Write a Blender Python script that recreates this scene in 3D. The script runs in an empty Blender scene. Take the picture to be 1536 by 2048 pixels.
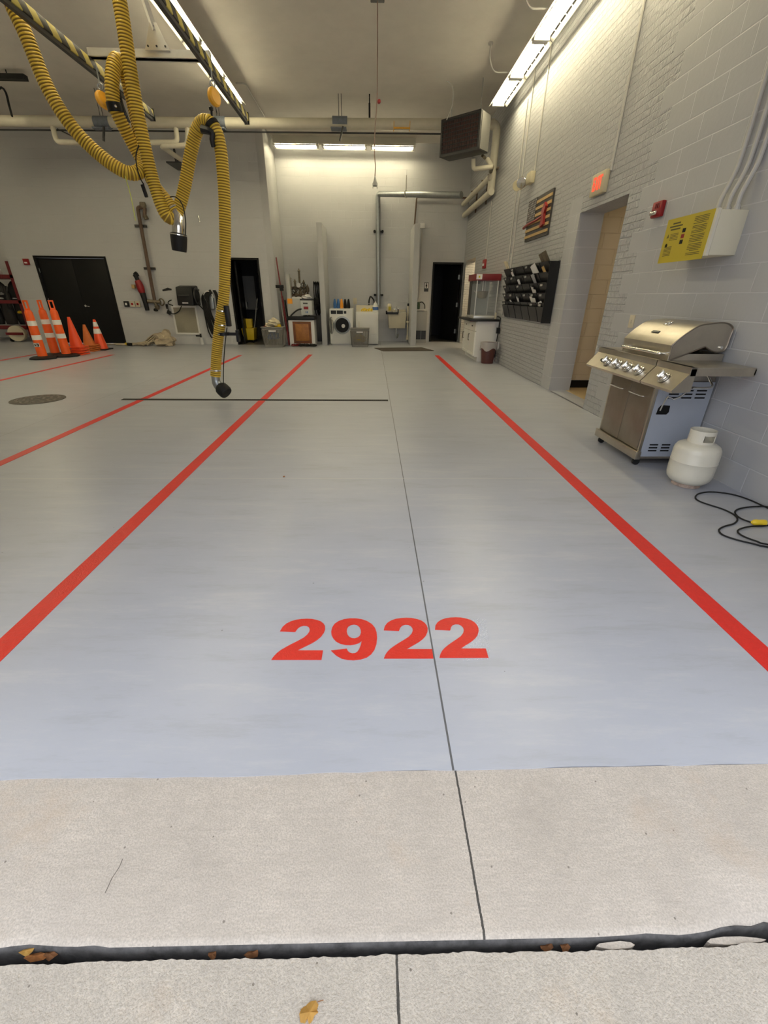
import bpy, bmesh, math, random
from mathutils import Vector as V, Matrix
random.seed(7)
SC = bpy.context.scene
COL = SC.collection
PI = math.pi

# ------------------------------------------------------------------ camera
F, CX, CY, EYE = 857.0, 768.0, 1024.0, 1.35
_p, _y, _r = [math.radians(a) for a in (26.74, 1.685, 0.585)]
FW = V((math.sin(_y)*math.cos(_p), math.cos(_y)*math.cos(_p), -math.sin(_p)))
_rt = V((math.cos(_y), -math.sin(_y), 0)); _up = _rt.cross(FW)
RT = math.cos(_r)*_rt + math.sin(_r)*_up
UP = -math.sin(_r)*_rt + math.cos(_r)*_up
cd = bpy.data.cameras.new('camera'); cam = bpy.data.objects.new('camera', cd); COL.objects.link(cam)
cd.sensor_fit = 'HORIZONTAL'; cd.sensor_width = 36; cd.lens = F/1536*36; cd.clip_start = .02; cd.clip_end = 200
m = Matrix((RT, UP, -FW)).transposed().to_4x4(); m.translation = (0, 0, EYE); cam.matrix_world = m
SC.camera = cam

# ------------------------------------------------------------------ light of the place
SC.view_settings.view_transform = 'Standard'
SC.view_settings.look = 'None'
SC.view_settings.gamma = 1
SC.view_settings.use_curve_mapping = False
SC.view_settings.exposure = 0.0
DAY = 2.2          # overcast daylight outside the open bay door
TUBE = 45.0         # fluorescent tubes
w = bpy.data.worlds.new('overcast_sky'); SC.world = w; w.use_nodes = True
nt = w.node_tree; bg = nt.nodes['Background']
tc = nt.nodes.new('ShaderNodeTexCoord'); sp = nt.nodes.new('ShaderNodeSeparateXYZ'); rp = nt.nodes.new('ShaderNodeValToRGB')
nt.links.new(tc.outputs['Generated'], sp.inputs[0]); nt.links.new(sp.outputs['Z'], rp.inputs[0]); nt.links.new(rp.outputs[0], bg.inputs['Color'])
rp.color_ramp.elements[0].position = 0; rp.color_ramp.elements[0].color = (.91, .94, 1, 1)
rp.color_ramp.elements[1].position = 1; rp.color_ramp.elements[1].color = (.89, .93, 1, 1)
bg.inputs['Strength'].default_value = DAY
ld = bpy.data.lights.new('daylight_portal', 'AREA'); ld.shape = 'RECTANGLE'; ld.size = 4.0; ld.size_y = 3.8
ld.cycles.is_portal = True
lo = bpy.data.objects.new('daylight_portal', ld); COL.objects.link(lo); lo.location = (.05, .9, 1.9); lo.rotation_euler = (PI/2, 0, 0)
SC.cycles.max_bounces = 8; SC.cycles.diffuse_bounces = 5; SC.cycles.glossy_bounces = 4
SC.cycles.sample_clamp_indirect = 6
SC.cycles.use_denoising = True

# ------------------------------------------------------------------ where a sight line meets a plane of the place
def _ray(x, y): return F*FW+(x-CX)*RT-(y-CY)*UP
def OX(x, y, X):
    d = _ray(x, y); return V((0, 0, EYE))+d*(X/d.x)
def OY(x, y, Y):
    d = _ray(x, y); return V((0, 0, EYE))+d*(Y/d.y)
def OZ(x, y, Z=0):
    d = _ray(x, y); return V((0, 0, EYE))+d*((Z-EYE)/d.z)

# ------------------------------------------------------------------ materials
def pm(name, col, rough=.5, metal=0, var=0, vs=3, bump=0, bs=60, coat=0, emit=None, es=0, alpha=1, trans=0, ior=None, spec=None):
    mt = bpy.data.materials.new(name); mt.use_nodes = True; t = mt.node_tree; b = t.nodes['Principled BSDF']
    b.inputs['Base Color'].default_value = (*col, 1); b.inputs['Roughness'].default_value = rough; b.inputs['Metallic'].default_value = metal
    b.inputs['Coat Weight'].default_value = coat; b.inputs['Alpha'].default_value = alpha; b.inputs['Transmission Weight'].default_value = trans
    if ior: b.inputs['IOR'].default_value = ior
    if spec is not None: b.inputs['Specular IOR Level'].default_value = spec
    if emit: b.inputs['Emission Color'].default_value = (*emit, 1); b.inputs['Emission Strength'].default_value = es
    tc = t.nodes.new('ShaderNodeTexCoord')
    if var:
        n = t.nodes.new('ShaderNodeTexNoise'); n.inputs['Scale'].default_value = vs; n.inputs['Detail'].default_value = 6; n.inputs['Roughness'].default_value = .65
        r = t.nodes.new('ShaderNodeMapRange'); r.inputs[1].default_value = .3; r.inputs[2].default_value = .7; r.inputs[3].default_value = 1-var; r.inputs[4].default_value = 1+var
        mx = t.nodes.new('ShaderNodeVectorMath'); mx.operation = 'SCALE'; mx.inputs[0].default_value = col
        t.links.new(tc.outputs['Object'], n.inputs['Vector']); t.links.new(n.outputs['Fac'], r.inputs[0]); t.links.new(r.outputs[0], mx.inputs['Scale']); t.links.new(mx.outputs[0], b.inputs['Base Color'])
    if bump:
        n = t.nodes.new('ShaderNodeTexNoise'); n.inputs['Scale'].default_value = bs; n.inputs['Detail'].default_value = 4
        u = t.nodes.new('ShaderNodeBump'); u.inputs['Strength'].default_value = bump; u.inputs['Distance'].default_value = .01
        t.links.new(tc.outputs['Object'], n.inputs['Vector']); t.links.new(n.outputs['Fac'], u.inputs['Height']); t.links.new(u.outputs[0], b.inputs['Normal'])
    return mt

class G:
    """small node graph writer"""
    def __init__(s, mt): s.t = mt.node_tree; s.b = s.t.nodes['Principled BSDF']
    def n(s, kind, **kw):
        nd = s.t.nodes.new('ShaderNode'+kind)
        for k, v in kw.items():
            if k.startswith('i_'):
                key = k[2:]; key = int(key) if key.isdigit() else key.replace('_', ' '); nd.inputs[key].default_value = v
            else: setattr(nd, k, v)
        return nd
    def l(s, a, b): s.t.links.new(a, b)
    def math(s, op, a, b=None, c=None):
        nd = s.n('Math', operation=op)
        for i, v in enumerate((a, b, c)):
            if v is None: continue
            if isinstance(v, (int, float)): nd.inputs[i].default_value = v
            else: s.l(v, nd.inputs[i])
        return nd.outputs[0]
    def mix(s, f, a, b):
        nd = s.n('Mix', data_type='RGBA')
        for i, v in ((0, f), (6, a), (7, b)):
            if isinstance(v, (int, float)): nd.inputs[i].default_value = v
            elif isinstance(v, tuple): nd.inputs[i].default_value = (*v, 1)
            else: s.l(v, nd.inputs[i])
        return nd.outputs[2]
    def line(s, coord, at, half):   # 1 inside |coord-at|<half
        return s.math('LESS_THAN', s.math('ABSOLUTE', s.math('SUBTRACT', coord, at)), half)

def wall_mat(name, col, axis, brick=False, block=(.4, .2), joint=.35, split=None):
    """painted masonry: axis 'y' = wall running along y, 'x' = along x"""
    mt = pm(name, col, .55); g = G(mt)
    tc = g.n('TexCoord'); sp = g.n('SeparateXYZ'); g.l(tc.outputs['Object'], sp.inputs[0])
    cb = g.n('CombineXYZ'); g.l(sp.outputs['Y' if axis == 'y' else 'X'], cb.inputs[0]); g.l(sp.outputs['Z'], cb.inputs[1])
    def br(w_, h_, ms):
        k = g.n('TexBrick'); k.offset = .5; k.inputs['Scale'].default_value = 1; k.inputs['Brick Width'].default_value = w_; k.inputs['Row Height'].default_value = h_
        k.inputs['Mortar Size'].default_value = ms; k.inputs['Mortar Smooth'].default_value = .6; k.inputs['Color1'].default_value = (1, 1, 1, 1); k.inputs['Color2'].default_value = (.96, .96, .96, 1); k.inputs['Mortar'].default_value = (0, 0, 0, 1)
        g.l(cb.outputs[0], k.inputs['Vector']); return k
    k2 = br(block[0], block[1], .006)
    n1 = g.n('TexNoise', i_Scale=28.0, i_Detail=5.0); g.l(tc.outputs['Object'], n1.inputs['Vector'])
    n2 = g.n('TexNoise', i_Scale=1.3, i_Detail=4.0); g.l(tc.outputs['Object'], n2.inputs['Vector'])
    h = g.math('ADD', g.math('MULTIPLY', k2.outputs['Fac'], -(.13 if brick else joint)), g.math('MULTIPLY', n1.outputs['Fac'], .10))
    if brick:
        k1 = br(.205, .0677, .006)
        mp = g.n('Mapping'); mp.inputs['Scale'].default_value = (1, 1, .55); g.l(tc.outputs['Object'], mp.inputs[0])
        n3 = g.n('TexNoise', i_Scale=34.0, i_Detail=3.0, i_Distortion=.6); g.l(mp.outputs[0], n3.inputs['Vector'])
        hb = g.math('ADD', g.math('MULTIPLY', k1.outputs['Fac'], -1.7), g.math('MULTIPLY', n3.outputs['Fac'], 2.0))
        odd = g.math('GREATER_THAN', g.math('FRACT', g.math('DIVIDE', sp.outputs['Z'], .4)), .5)
        lim = g.math('ADD', g.math('MULTIPLY', odd, .2), split)
        isb = g.math('GREATER_THAN', sp.outputs['Y'], lim)
        jm = g.math('SUBTRACT', sp.outputs['Y'], 7.27)
        isb = g.math('MULTIPLY', isb, g.math('SUBTRACT', 1.0, g.math('MULTIPLY', g.math('LESS_THAN', g.math('ABSOLUTE', jm), .2), g.math('LESS_THAN', sp.outputs['Z'], 2.6))))
        h = g.math('ADD', g.math('MULTIPLY', isb, hb), g.math('MULTIPLY', g.math('SUBTRACT', 1.0, isb), h))
    bp = g.n('Bump', i_Strength=1.0, i_Distance=.013); g.l(h, bp.inputs['Height']); g.l(bp.outputs[0], g.b.inputs['Normal'])
    d = tuple(c*.93 for c in col)
    c_ = g.mix(n2.outputs['Fac'], d, tuple(min(1, c*1.05) for c in col))
    g.l(g.mix(g.math('MULTIPLY', k2.outputs['Fac'], .4 if axis == 'y' and not brick else .5 if brick else .12), c_, tuple(min(1, c*1.3) for c in col)) if not brick else g.mix(g.math('MULTIPLY', g.math('SUBTRACT', 1.0, isb), g.math('MULTIPLY', g.math('MULTIPLY', k2.outputs['Fac'], n2.outputs['Fac']), 1.1)), c_, tuple(min(1, c*1.42) for c in col)), g.b.inputs['Base Color'])  # bright joints under grazing light are put into the mortar colour
    return mt

WALLC = (.43, .435, .45)
M = {}
M['wall_y'] = wall_mat('painted_brick_and_block', WALLC, 'y', brick=True, split=5.35)
M['wall_x'] = wall_mat('painted_block', (.54, .54, .545), 'x', joint=.16)
M['wall_side'] = wall_mat('painted_block_side', (.54, .54, .545), 'y', joint=.16)
M['plain_wall'] = pm('smooth_painted_wall', (.50, .50, .50), .6, var=.04, vs=2)
M['cream_wall'] = wall_mat('cream_block', (.66, .56, .40), 'x', joint=.4, block=(.4, .2))
M['ceiling'] = pm('ceiling_paint', (.70, .66, .60), .8, var=.05, vs=2, bump=.1, bs=90)
M['dark_room'] = pm('unlit_room_shade', (.025, .025, .027), .6)  # unlit rooms: the missing light is put into the wall colour

def floor_mat():
    mt = pm('grey_floor_paint', (.40, .41, .44), .34); g = G(mt)
    tc = g.n('TexCoord'); sp = g.n('SeparateXYZ'); g.l(tc.outputs['Object'], sp.inputs[0])
    n1 = g.n('TexNoise', i_Scale=.9, i_Detail=7.0, i_Roughness=.6); g.l(tc.outputs['Object'], n1.inputs['Vector'])
    mp = g.n('Mapping'); mp.inputs['Scale'].default_value = (.5, 3, 1); mp.inputs['Rotation'].default_value = (0, 0, .5); g.l(tc.outputs['Object'], mp.inputs[0])
    n2 = g.n('TexNoise', i_Scale=2.2, i_Detail=9.0, i_Roughness=.75); g.l(mp.outputs[0], n2.inputs['Vector'])
    n3 = g.n('TexNoise', i_Scale=160.0, i_Detail=3.0); g.l(tc.outputs['Object'], n3.inputs['Vector'])
    r1 = g.n('MapRange', i_1=.35, i_2=.65, i_3=0.0, i_4=1.0); g.l(n1.outputs['Fac'], r1.inputs[0])
    c = g.mix(r1.outputs[0], (.385, .400, .450), (.425, .440, .490))
    r2 = g.n('MapRange', i_1=.52, i_2=.68, i_3=0.0, i_4=.5); g.l(n2.outputs['Fac'], r2.inputs[0])
    c = g.mix(r2.outputs[0], c, (.52, .52, .52))
    r3 = g.n('MapRange', i_1=.47, i_2=.34, i_3=0.0, i_4=.26); g.l(n2.outputs['Fac'], r3.inputs[0])
    c = g.mix(r3.outputs[0], c, (.25, .25, .24))
    vo = g.n('TexVoronoi', i_Scale=5.0); g.l(tc.outputs['Object'], vo.inputs['Vector'])
    sp2 = g.math('LESS_THAN', vo.outputs['Distance'], .022)
    c = g.mix(g.math('MULTIPLY', sp2, .55), c, (.12, .11, .10))
    for at, hw, ax, cc, f in ((.255, .0035, 'X', (.05, .05, .05), .85), (-3.9, .003, 'X', (.07, .07, .07), .6), (3.3, .005, 'Y', (.53, .52, .50), .7), (9.1, .004, 'Y', (.2, .2, .19), .4)):
        c = g.mix(g.math('MULTIPLY', g.line(sp.outputs[ax], at, hw), f), c, cc)
    g.l(c, g.b.inputs['Base Color'])
    rr = g.n('MapRange', i_1=.3, i_2=.7, i_3=.29, i_4=.38); g.l(n1.outputs['Fac'], rr.inputs[0]); g.l(rr.outputs[0], g.b.inputs['Roughness'])
    h = g.math('ADD', g.math('MULTIPLY', n3.outputs['Fac'], .12), g.math('MULTIPLY', g.line(sp.outputs['X'], .255, .004), -1.0))
    bp = g.n('Bump', i_Strength=.35, i_Distance=.003); g.l(h, bp.inputs['Height']); g.l(bp.outputs[0], g.b.inputs['Normal'])
    return mt
M['floor'] = floor_mat()

def concrete(name, col, joint_x, rot, gs, strength):
    mt = pm(name, col, .85); g = G(mt)
    tc = g.n('TexCoord'); sp = g.n('SeparateXYZ'); g.l(tc.outputs['Object'], sp.inputs[0])
    mp = g.n('Mapping'); mp.inputs['Scale'].default_value = (1, 5, 1) if rot else (1.6, 1, 1); g.l(tc.outputs['Object'], mp.inputs[0])
    n1 = g.n('TexNoise', i_Scale=gs, i_Detail=8.0, i_Roughness=.7); g.l(mp.outputs[0], n1.inputs['Vector'])
    n2 = g.n('TexNoise', i_Scale=5.0, i_Detail=8.0, i_Roughness=.65); g.l(tc.outputs['Object'], n2.inputs['Vector'])
    n4 = g.n('TexNoise', i_Scale=220.0, i_Detail=4.0); g.l(tc.outputs['Object'], n4.inputs['Vector'])
    a = g.n('MapRange', i_1=.3, i_2=.7, i_3=0.0, i_4=1.0); g.l(n2.outputs['Fac'], a.inputs[0])
    c = g.mix(a.outputs[0], tuple(k*.86 for k in col), tuple(k*1.12 for k in col))
    b = g.n('MapRange', i_1=.35, i_2=.65, i_3=0.0, i_4=1.0); g.l(n1.outputs['Fac'], b.inputs[0])
    c = g.mix(g.math('MULTIPLY', b.outputs[0], .5), c, tuple(k*.72 for k in col))
    d = g.n('MapRange', i_1=.35, i_2=.65, i_3=0.0, i_4=1.0); g.l(n4.outputs['Fac'], d.inputs[0])
    c = g.mix(g.math('MULTIPLY', d.outputs[0], .75), c, tuple(k*.66 for k in col))
    n5 = g.n('TexNoise', i_Scale=2.3, i_Detail=9.0, i_Roughness=.75); g.l(tc.outputs['Object'], n5.inputs['Vector'])
    e5 = g.n('MapRange', i_1=.55, i_2=.72, i_3=0.0, i_4=.5); g.l(n5.outputs['Fac'], e5.inputs[0]); c = g.mix(e5.outputs[0], c, (col[0]*.86, col[1]*.74, col[2]*.62))
    e6 = g.n('MapRange', i_1=.44, i_2=.30, i_3=0.0, i_4=.45); g.l(n5.outputs['Fac'], e6.inputs[0]); c = g.mix(e6.outputs[0], c, tuple(k*.62 for k in col))
    vo = g.n('TexVoronoi', i_Scale=16.0); g.l(tc.outputs['Object'], vo.inputs['Vector'])
    c = g.mix(g.math('MULTIPLY', g.math('LESS_THAN', vo.outputs['Distance'], .045), .7), c, (.13, .11, .09))
    wob = g.math('ADD', sp.outputs['X'], g.math('MULTIPLY', g.math('SUBTRACT', n1.outputs['Fac'], .5), .006))
    ln = g.line(wob, joint_x, .0030)
    c = g.mix(g.math('MULTIPLY', ln, .93), c, (.03, .028, .025))
    g.l(c, g.b.inputs['Base Color'])
    h = g.math('ADD', g.math('ADD', g.math('MULTIPLY', n4.outputs['Fac'], 1.0), g.math('MULTIPLY', n1.outputs['Fac'], .6)), g.math('MULTIPLY', ln, -3.0))
    bp = g.n('Bump', i_Strength=strength, i_Distance=.003); g.l(h, bp.inputs['Height']); g.l(bp.outputs[0], g.b.inputs['Normal'])
    return mt
M['apron'] = concrete('apron_concrete', (.56, .50, .435), .262, True, 14.0, .5)
M['outer'] = concrete('drive_concrete', (.56, .505, .435), .052, False, 30.0, 1.0)

M['red_paint'] = pm('red_floor_paint', (.63, .019, .012), .4, var=.07, vs=40, bump=.25, bs=120)
M['black'] = pm('black_paint', (.006, .006, .006), .5, spec=.25)
M['black_plastic'] = pm('black_plastic', (.010, .010, .011), .45, spec=.35)
M['rubber'] = pm('rubber', (.011, .011, .011), .6, spec=.3)
M['tube'] = pm('fluorescent_glass', (1, 1, 1), .4, emit=(1, .885, .58), es=TUBE)
M['fixture'] = pm('white_enamel', (.58, .56, .50), .45)
M['white'] = pm('white_paint', (.72, .71, .69), .4)
M['white_plastic'] = pm('white_plastic', (.75, .74, .70), .35)
M['cream'] = pm('cream_pipe_wrap', (.62, .58, .47), .6, var=.05, vs=6)
M['grey_sleeve'] = pm('grey_blue_sleeve', (.16, .18, .22), .6, var=.2, vs=20)
M['steel'] = pm('galvanised_steel', (.36, .38, .39), .4, .9, var=.12, vs=14)
M['alu'] = pm('aluminium', (.72, .71, .68), .38, .6, var=.06, vs=8)
M['dark_steel'] = pm('dark_steel', (.05, .05, .05), .45, .5)
M['chrome'] = pm('chrome', (.85, .84, .80), .16, 1)
M['stainless'] = pm('brushed_stainless', (.50, .46, .39), .33, 1, var=.1, vs=5, bump=.05, bs=200)
M['stainless_dark'] = pm('dark_stainless', (.30, .26, .22), .38, 1, var=.12, vs=4)
M['galv_panel'] = pm('grey_sheet_panel', (.42, .46, .54), .38, .25, var=.03, vs=4)
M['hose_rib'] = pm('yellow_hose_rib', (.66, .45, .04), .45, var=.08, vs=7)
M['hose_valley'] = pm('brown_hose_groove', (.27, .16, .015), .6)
M['yellow'] = pm('yellow_plastic', (.82, .58, .03), .4)
M['orange_yellow'] = pm('orange_yellow_enamel', (.80, .40, .03), .45, var=.1, vs=9)
M['sign_yellow'] = pm('yellow_sign', (.50, .39, .02), .5)
M['rack_black'] = pm('black_rack_plastic', (.009, .009, .010), .35, spec=.35)
M['conduit'] = pm('painted_conduit', (.50, .49, .46), .45)
M['ext_orange'] = pm('orange_cone_plastic', (.88, .12, .012), .45, var=.06, vs=8)
M['red_cone'] = pm('red_orange_cone_plastic', (.85, .085, .018), .45)
M['old_cone'] = pm('faded_orange_cone_plastic', (.52, .13, .02), .55, var=.1, vs=9)
M['refl'] = pm('white_reflective_band', (.85, .83, .78), .35)
M['red'] = pm('red_enamel', (.26, .008, .010), .4)
M['maroon'] = pm('maroon_steel', (.16, .008, .012), .45)
M['brown_plastic'] = pm('brown_plastic', (.075, .022, .018), .35)
M['wood'] = pm('oak_wood', (.33, .13, .03), .45, var=.25, vs=9)
M['wood_dark'] = pm('dark_oak', (.16, .05, .012), .45, var=.2, vs=12)
M['tan_wood'] = pm('tan_wood', (.50, .33, .13), .6, var=.2, vs=14)
M['dark_wood'] = pm('charred_wood', (.035, .03, .028), .6)
M['tank'] = pm('cream_tank_paint', (.68, .65, .55), .35, var=.03, vs=6, coat=.2)
M['rust'] = pm('rust_and_paint', (.45, .34, .28), .7, var=.5, vs=18)
M['paper'] = pm('paper', (.72, .71, .70), .7)
M['canvas'] = pm('canvas_hose', (.46, .38, .27), .9, var=.2, vs=10, bump=.4, bs=120)
M['cloth_cream'] = pm('cream_cloth', (.72, .64, .46), .9, var=.1, vs=20, bump=.4, bs=60)
M['grey_basket'] = pm('grey_basket_plastic', (.20, .19, .175), .5)
M['beige'] = pm('beige_plastic', (.62, .56, .42), .45, var=.04, vs=5)
M['grey_plastic'] = pm('grey_plastic', (.32, .32, .31), .5)
M['tan_panel'] = pm('tan_panel', (.30, .275, .21), .7, var=.04, vs=20)
M['blue'] = pm('blue_rubber', (.03, .13, .36), .5)
M['orange'] = pm('orange_rubber', (.85, .33, .02), .5)
M['brown_pipe'] = pm('brown_iron_pipe', (.13, .085, .06), .5, .3, var=.2, vs=8)
M['bronze'] = pm('old_bronze', (.16, .13, .09), .45, .5, var=.3, vs=25)
M['mat'] = pm('brown_doormat', (.045, .034, .026), .9, bump=.5, bs=150)
M['leaf'] = pm('ochre_leaf', (.66, .40, .10), .7, var=.15, vs=40)
M['brown_leaf'] = pm('brown_leaf', (.30, .13, .05), .8, var=.3, vs=40)
M['soil'] = pm('dark_soil', (.03, .024, .02), .95, var=.4, vs=60, bump=.8, bs=80)
M['exit_face'] = pm('exit_letter_red', (.8, .05, .02), .5, emit=(1, .07, .03), es=1.1)
M['exit_box'] = pm('exit_sign_cream', (.55, .49, .33), .5)
M['green'] = pm('dark_green_plastic', (.015, .045, .02), .4)
M['glass'] = pm('clear_glass', (.9, .95, .93), .03, alpha=.08, spec=.4)
M['liner'] = pm('clear_plastic_liner', (.75, .72, .70), .25, alpha=.5)
M['amber'] = pm('navy_label', (.05, .12, .34), .5)
M['grime'] = pm('dark_grate', (.012, .010, .008), .7)
M['tan_floor'] = pm('tan_tile', (.52, .40, .22), .5, var=.06, vs=9)

# ------------------------------------------------------------------ mesh building
def frames(pts):
    n = len(pts); T = []
    for i in range(n):
        a = pts[max(i-1, 0)]; b = pts[min(i+1, n-1)]; T.append((b-a).normalized())
    u = T[0].cross(V((0, 0, 1)))
    if u.length < .05: u = T[0].cross(V((0, 1, 0)))
    u.normalize(); out = []
    for t in T:
        u = (u-t*u.dot(t)).normalized(); out.append((t, u, t.cross(u)))
    return out
def smooth_path(P, step=.05):
    P = [V(p) for p in P]; Q = [2*P[0]-P[1]]+P+[2*P[-1]-P[-2]]; out = []
    for i in range(1, len(Q)-2):
        a, b, c, d = Q[i-1:i+3]; n = max(2, int((c-b).length/step))
        for k in range(n):
            t = k/n; out.append(.5*((2*b)+(c-a)*t+(2*a-5*b+4*c-d)*t*t+(3*b-a-3*c+d)*t**3))
    out.append(P[-1]); return out
def resample(P, step):
    L = [0]
    for a, b in zip(P, P[1:]): L.append(L[-1]+(b-a).length)
    n = max(2, int(L[-1]/step)); out = []; j = 0
    for k in range(n+1):
        s = L[-1]*k/n
        while j < len(L)-2 and L[j+1] < s: j += 1
        f = (s-L[j])/max(1e-9, L[j+1]-L[j]); out.append(P[j].lerp(P[j+1], f))
    return out

class MB:
    def __init__(s): s.bm = bmesh.new(); s.mats = []
    def mi(s, mat):
        if mat is None: return 0
        if mat not in s.mats: s.mats.append(mat)
        return s.mats.index(mat)
    def face(s, vs, i=0):
        try:
            f = s.bm.faces.new(vs); f.material_index = i; return f
        except ValueError: return None
    def poly(s, pts, mat=None): s.face([s.bm.verts.new(V(p)) for p in pts], s.mi(mat)); return s
    def hull8(s, c, mat=None, bev=0):
        """c: 8 corners, bottom loop then top loop"""
        v = [s.bm.verts.new(V(p)) for p in c]; i = s.mi(mat)
        fs = [s.face([v[k] for k in q], i) for q in ((3, 2, 1, 0), (4, 5, 6, 7), (0, 1, 5, 4), (1, 2, 6, 5), (2, 3, 7, 6), (3, 0, 4, 7))]
        if bev:
            es = list({e for f in fs for e in f.edges})
            r = bmesh.ops.bevel(s.bm, geom=es, offset=bev, segments=2, affect='EDGES', profile=.5)
            for f in r['faces']: f.material_index = i
        return s
    def box(s, x0, x1, y0, y1, z0, z1, mat=None, bev=0):
        x0, x1 = min(x0, x1), max(x0, x1); y0, y1 = min(y0, y1), max(y0, y1); z0, z1 = min(z0, z1), max(z0, z1)
        return s.hull8([(x0, y0, z0), (x1, y0, z0), (x1, y1, z0), (x0, y1, z0), (x0, y0, z1), (x1, y0, z1), (x1, y1, z1), (x0, y1, z1)], mat, bev)
    def obox(s, c, size, rot, mat=None, bev=0):
        a, b, d = [k/2 for k in size]; R_ = rot if isinstance(rot, Matrix) else Matrix.Rotation(rot, 3, 'Z'); c = V(c)
        return s.hull8([c+R_@V(q) for q in ((-a, -b, -d), (a, -b, -d), (a, b, -d), (-a, b, -d), (-a, -b, d), (a, -b, d), (a, b, d), (-a, b, d))], mat, bev)
    def prism(s, pts, d, mat=None):
        """planar outline extruded by vector d"""
        i = s.mi(mat); d = V(d); a = [s.bm.verts.new(V(p)) for p in pts]; b = [s.bm.verts.new(V(p)+d) for p in pts]; n = len(a)
        s.face(a[::-1], i); s.face(b, i)
        for k in range(n): s.face([a[k], a[(k+1) % n], b[(k+1) % n], b[k]], i)
        return s
    def tube(s, pts, r, seg=10, mat=None, radf=None, matf=None, caps=True, sx=1):
        pts = [V(p) for p in pts]; fr = frames(pts); rings = []; i = s.mi(mat)
        for k, (p, (t, u, b)) in enumerate(zip(pts, fr)):
            rr = radf(k) if radf else r
            rings.append([s.bm.verts.new(p+u*(rr*math.cos(2*PI*j/seg))+b*(rr*sx*math.sin(2*PI*j/seg))) for j in range(seg)])
        for k in range(len(rings)-1):
            ii = s.mi(matf(k)) if matf else i
            for j in range(seg): s.face([rings[k][j], rings[k][(j+1) % seg], rings[k+1][(j+1) % seg], rings[k+1][j]], ii)
        if caps: s.face(rings[0][::-1], i); s.face(rings[-1], i)
        return s
    def cyl(s, a, b, r, seg=14, mat=None, r2=None):
        a, b = V(a), V(b); return s.tube([a, b], r, seg, mat, radf=(lambda k: r if k == 0 else (r if r2 is None else r2)))
    def lathe(s, prof, o, seg=24, mat=None, ax=None, matf=None, sx=1, sy=1):
        """profile (r, h) round an axis at o"""
        R_ = Matrix.Identity(3) if ax is None else V((0, 0, 1)).rotation_difference(V(ax)).to_matrix(); o = V(o); rings = []
        for (r, h) in prof:
            rings.append([s.bm.verts.new(o+R_@V((r*sx*math.cos(2*PI*j/seg), r*sy*math.sin(2*PI*j/seg), h))) for j in range(seg)])
        for k in range(len(rings)-1):
            ii = s.mi(matf(k) if matf else mat)
            for j in range(seg): s.face([rings[k][j], rings[k][(j+1) % seg], rings[k+1][(j+1) % seg], rings[k+1][j]], ii)
        s.face(rings[0][::-1], s.mi(matf(0) if matf else mat)); s.face(rings[-1], s.mi(matf(len(rings)-2) if matf else mat)); return s
    def torus(s, c, R_, r, ax=(0, 0, 1), mat=None, seg=20, rs=8, a0=0, a1=2*PI):
        Q = V((0, 0, 1)).rotation_difference(V(ax)).to_matrix(); c = V(c); full = abs(a1-a0-2*PI) < 1e-6
        pts = [c+Q@V((R_*math.cos(a0+(a1-a0)*k/seg), R_*math.sin(a0+(a1-a0)*k/seg), 0)) for k in range(seg+1)]
        return s.tube(pts, r, rs, mat, caps=not full)
    def build(s, name, mat=None, parent=None, smooth=True, ang=35):
        me = bpy.data.meshes.new(name)
        bmesh.ops.recalc_face_normals(s.bm, faces=s.bm.faces[:])
        if parent is not None:
            bmesh.ops.translate(s.bm, vec=-wloc(parent), verts=s.bm.verts[:])
        s.bm.to_mesh(me); s.bm.free()
        for k in (s.mats if s.mats else [mat]): me.materials.append(M[k] if isinstance(k, str) else k)
        if smooth:
            for p in me.polygons: p.use_smooth = True
            me.set_sharp_from_angle(angle=math.radians(ang))
        o = bpy.data.objects.new(name, me); COL.objects.link(o)
        if parent is not None: o.parent = parent
        return o
def wloc(o):
    v = V(o.location)
    while o.parent is not None: o = o.parent; v = v+V(o.location)
    return v
def tag(o, label, cat, group=None):
    o['label'] = label; o['category'] = cat
    if group: o['group'] = group
    return o
def thing(name, label, cat, loc=(0, 0, 0), group=None):
    o = bpy.data.objects.new(name, None); COL.objects.link(o); o.location = loc; o.empty_display_size = .1
    return tag(o, label, cat, group)
def struct(o): o['kind'] = 'structure'; return o
def dup(root, loc, label, rotz=0):
    r = root.copy(); COL.objects.link(r); r.location = loc; r.rotation_euler = (0, 0, rotz); r['label'] = label
    for ch in list(root.children):
        c = ch.copy(); COL.objects.link(c); c.parent = r
        for g in list(ch.children):
            d = g.copy(); COL.objects.link(d); d.parent = c
    return r
def boxes(name, mat, parent, *bs, bev=0):
    b = MB()
    for q in bs: b.box(*q, bev=bev)
    return b.build(name, mat, parent)
def text_mesh(txt, size, o, ux, uy, name, mat, parent, align='CENTER', bold=.0, depth=.002, sx=1):
    cu = bpy.data.curves.new(name, 'FONT'); cu.body = txt; cu.size = size; cu.align_x = align; cu.align_y = 'CENTER'; cu.offset = bold; cu.extrude = depth/2
    t = bpy.data.objects.new(name, cu); COL.objects.link(t)
    dg = bpy.context.evaluated_depsgraph_get(); me = bpy.data.meshes.new_from_object(t.evaluated_get(dg))
    bpy.data.objects.remove(t); bpy.data.curves.remove(cu)
    ux, uy = V(ux).normalized(), V(uy).normalized(); n = ux.cross(uy)
    o2 = V(o)-(wloc(parent) if parent is not None else V((0, 0, 0)))
    for v in me.vertices: v.co = o2+ux*v.co.x*sx+uy*v.co.y+n*v.co.z
    me.materials.clear(); me.materials.append(M[mat]); me.name = name
    ob = bpy.data.objects.new(name, me); COL.objects.link(ob)
    if parent is not None: ob.parent = parent
    return ob

# ================================================================== THE SETTING
CEIL = 5.2; XR = 2.88; YB = 13.97; YD = 15.4; XL = -13.0; YF = .86
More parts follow.
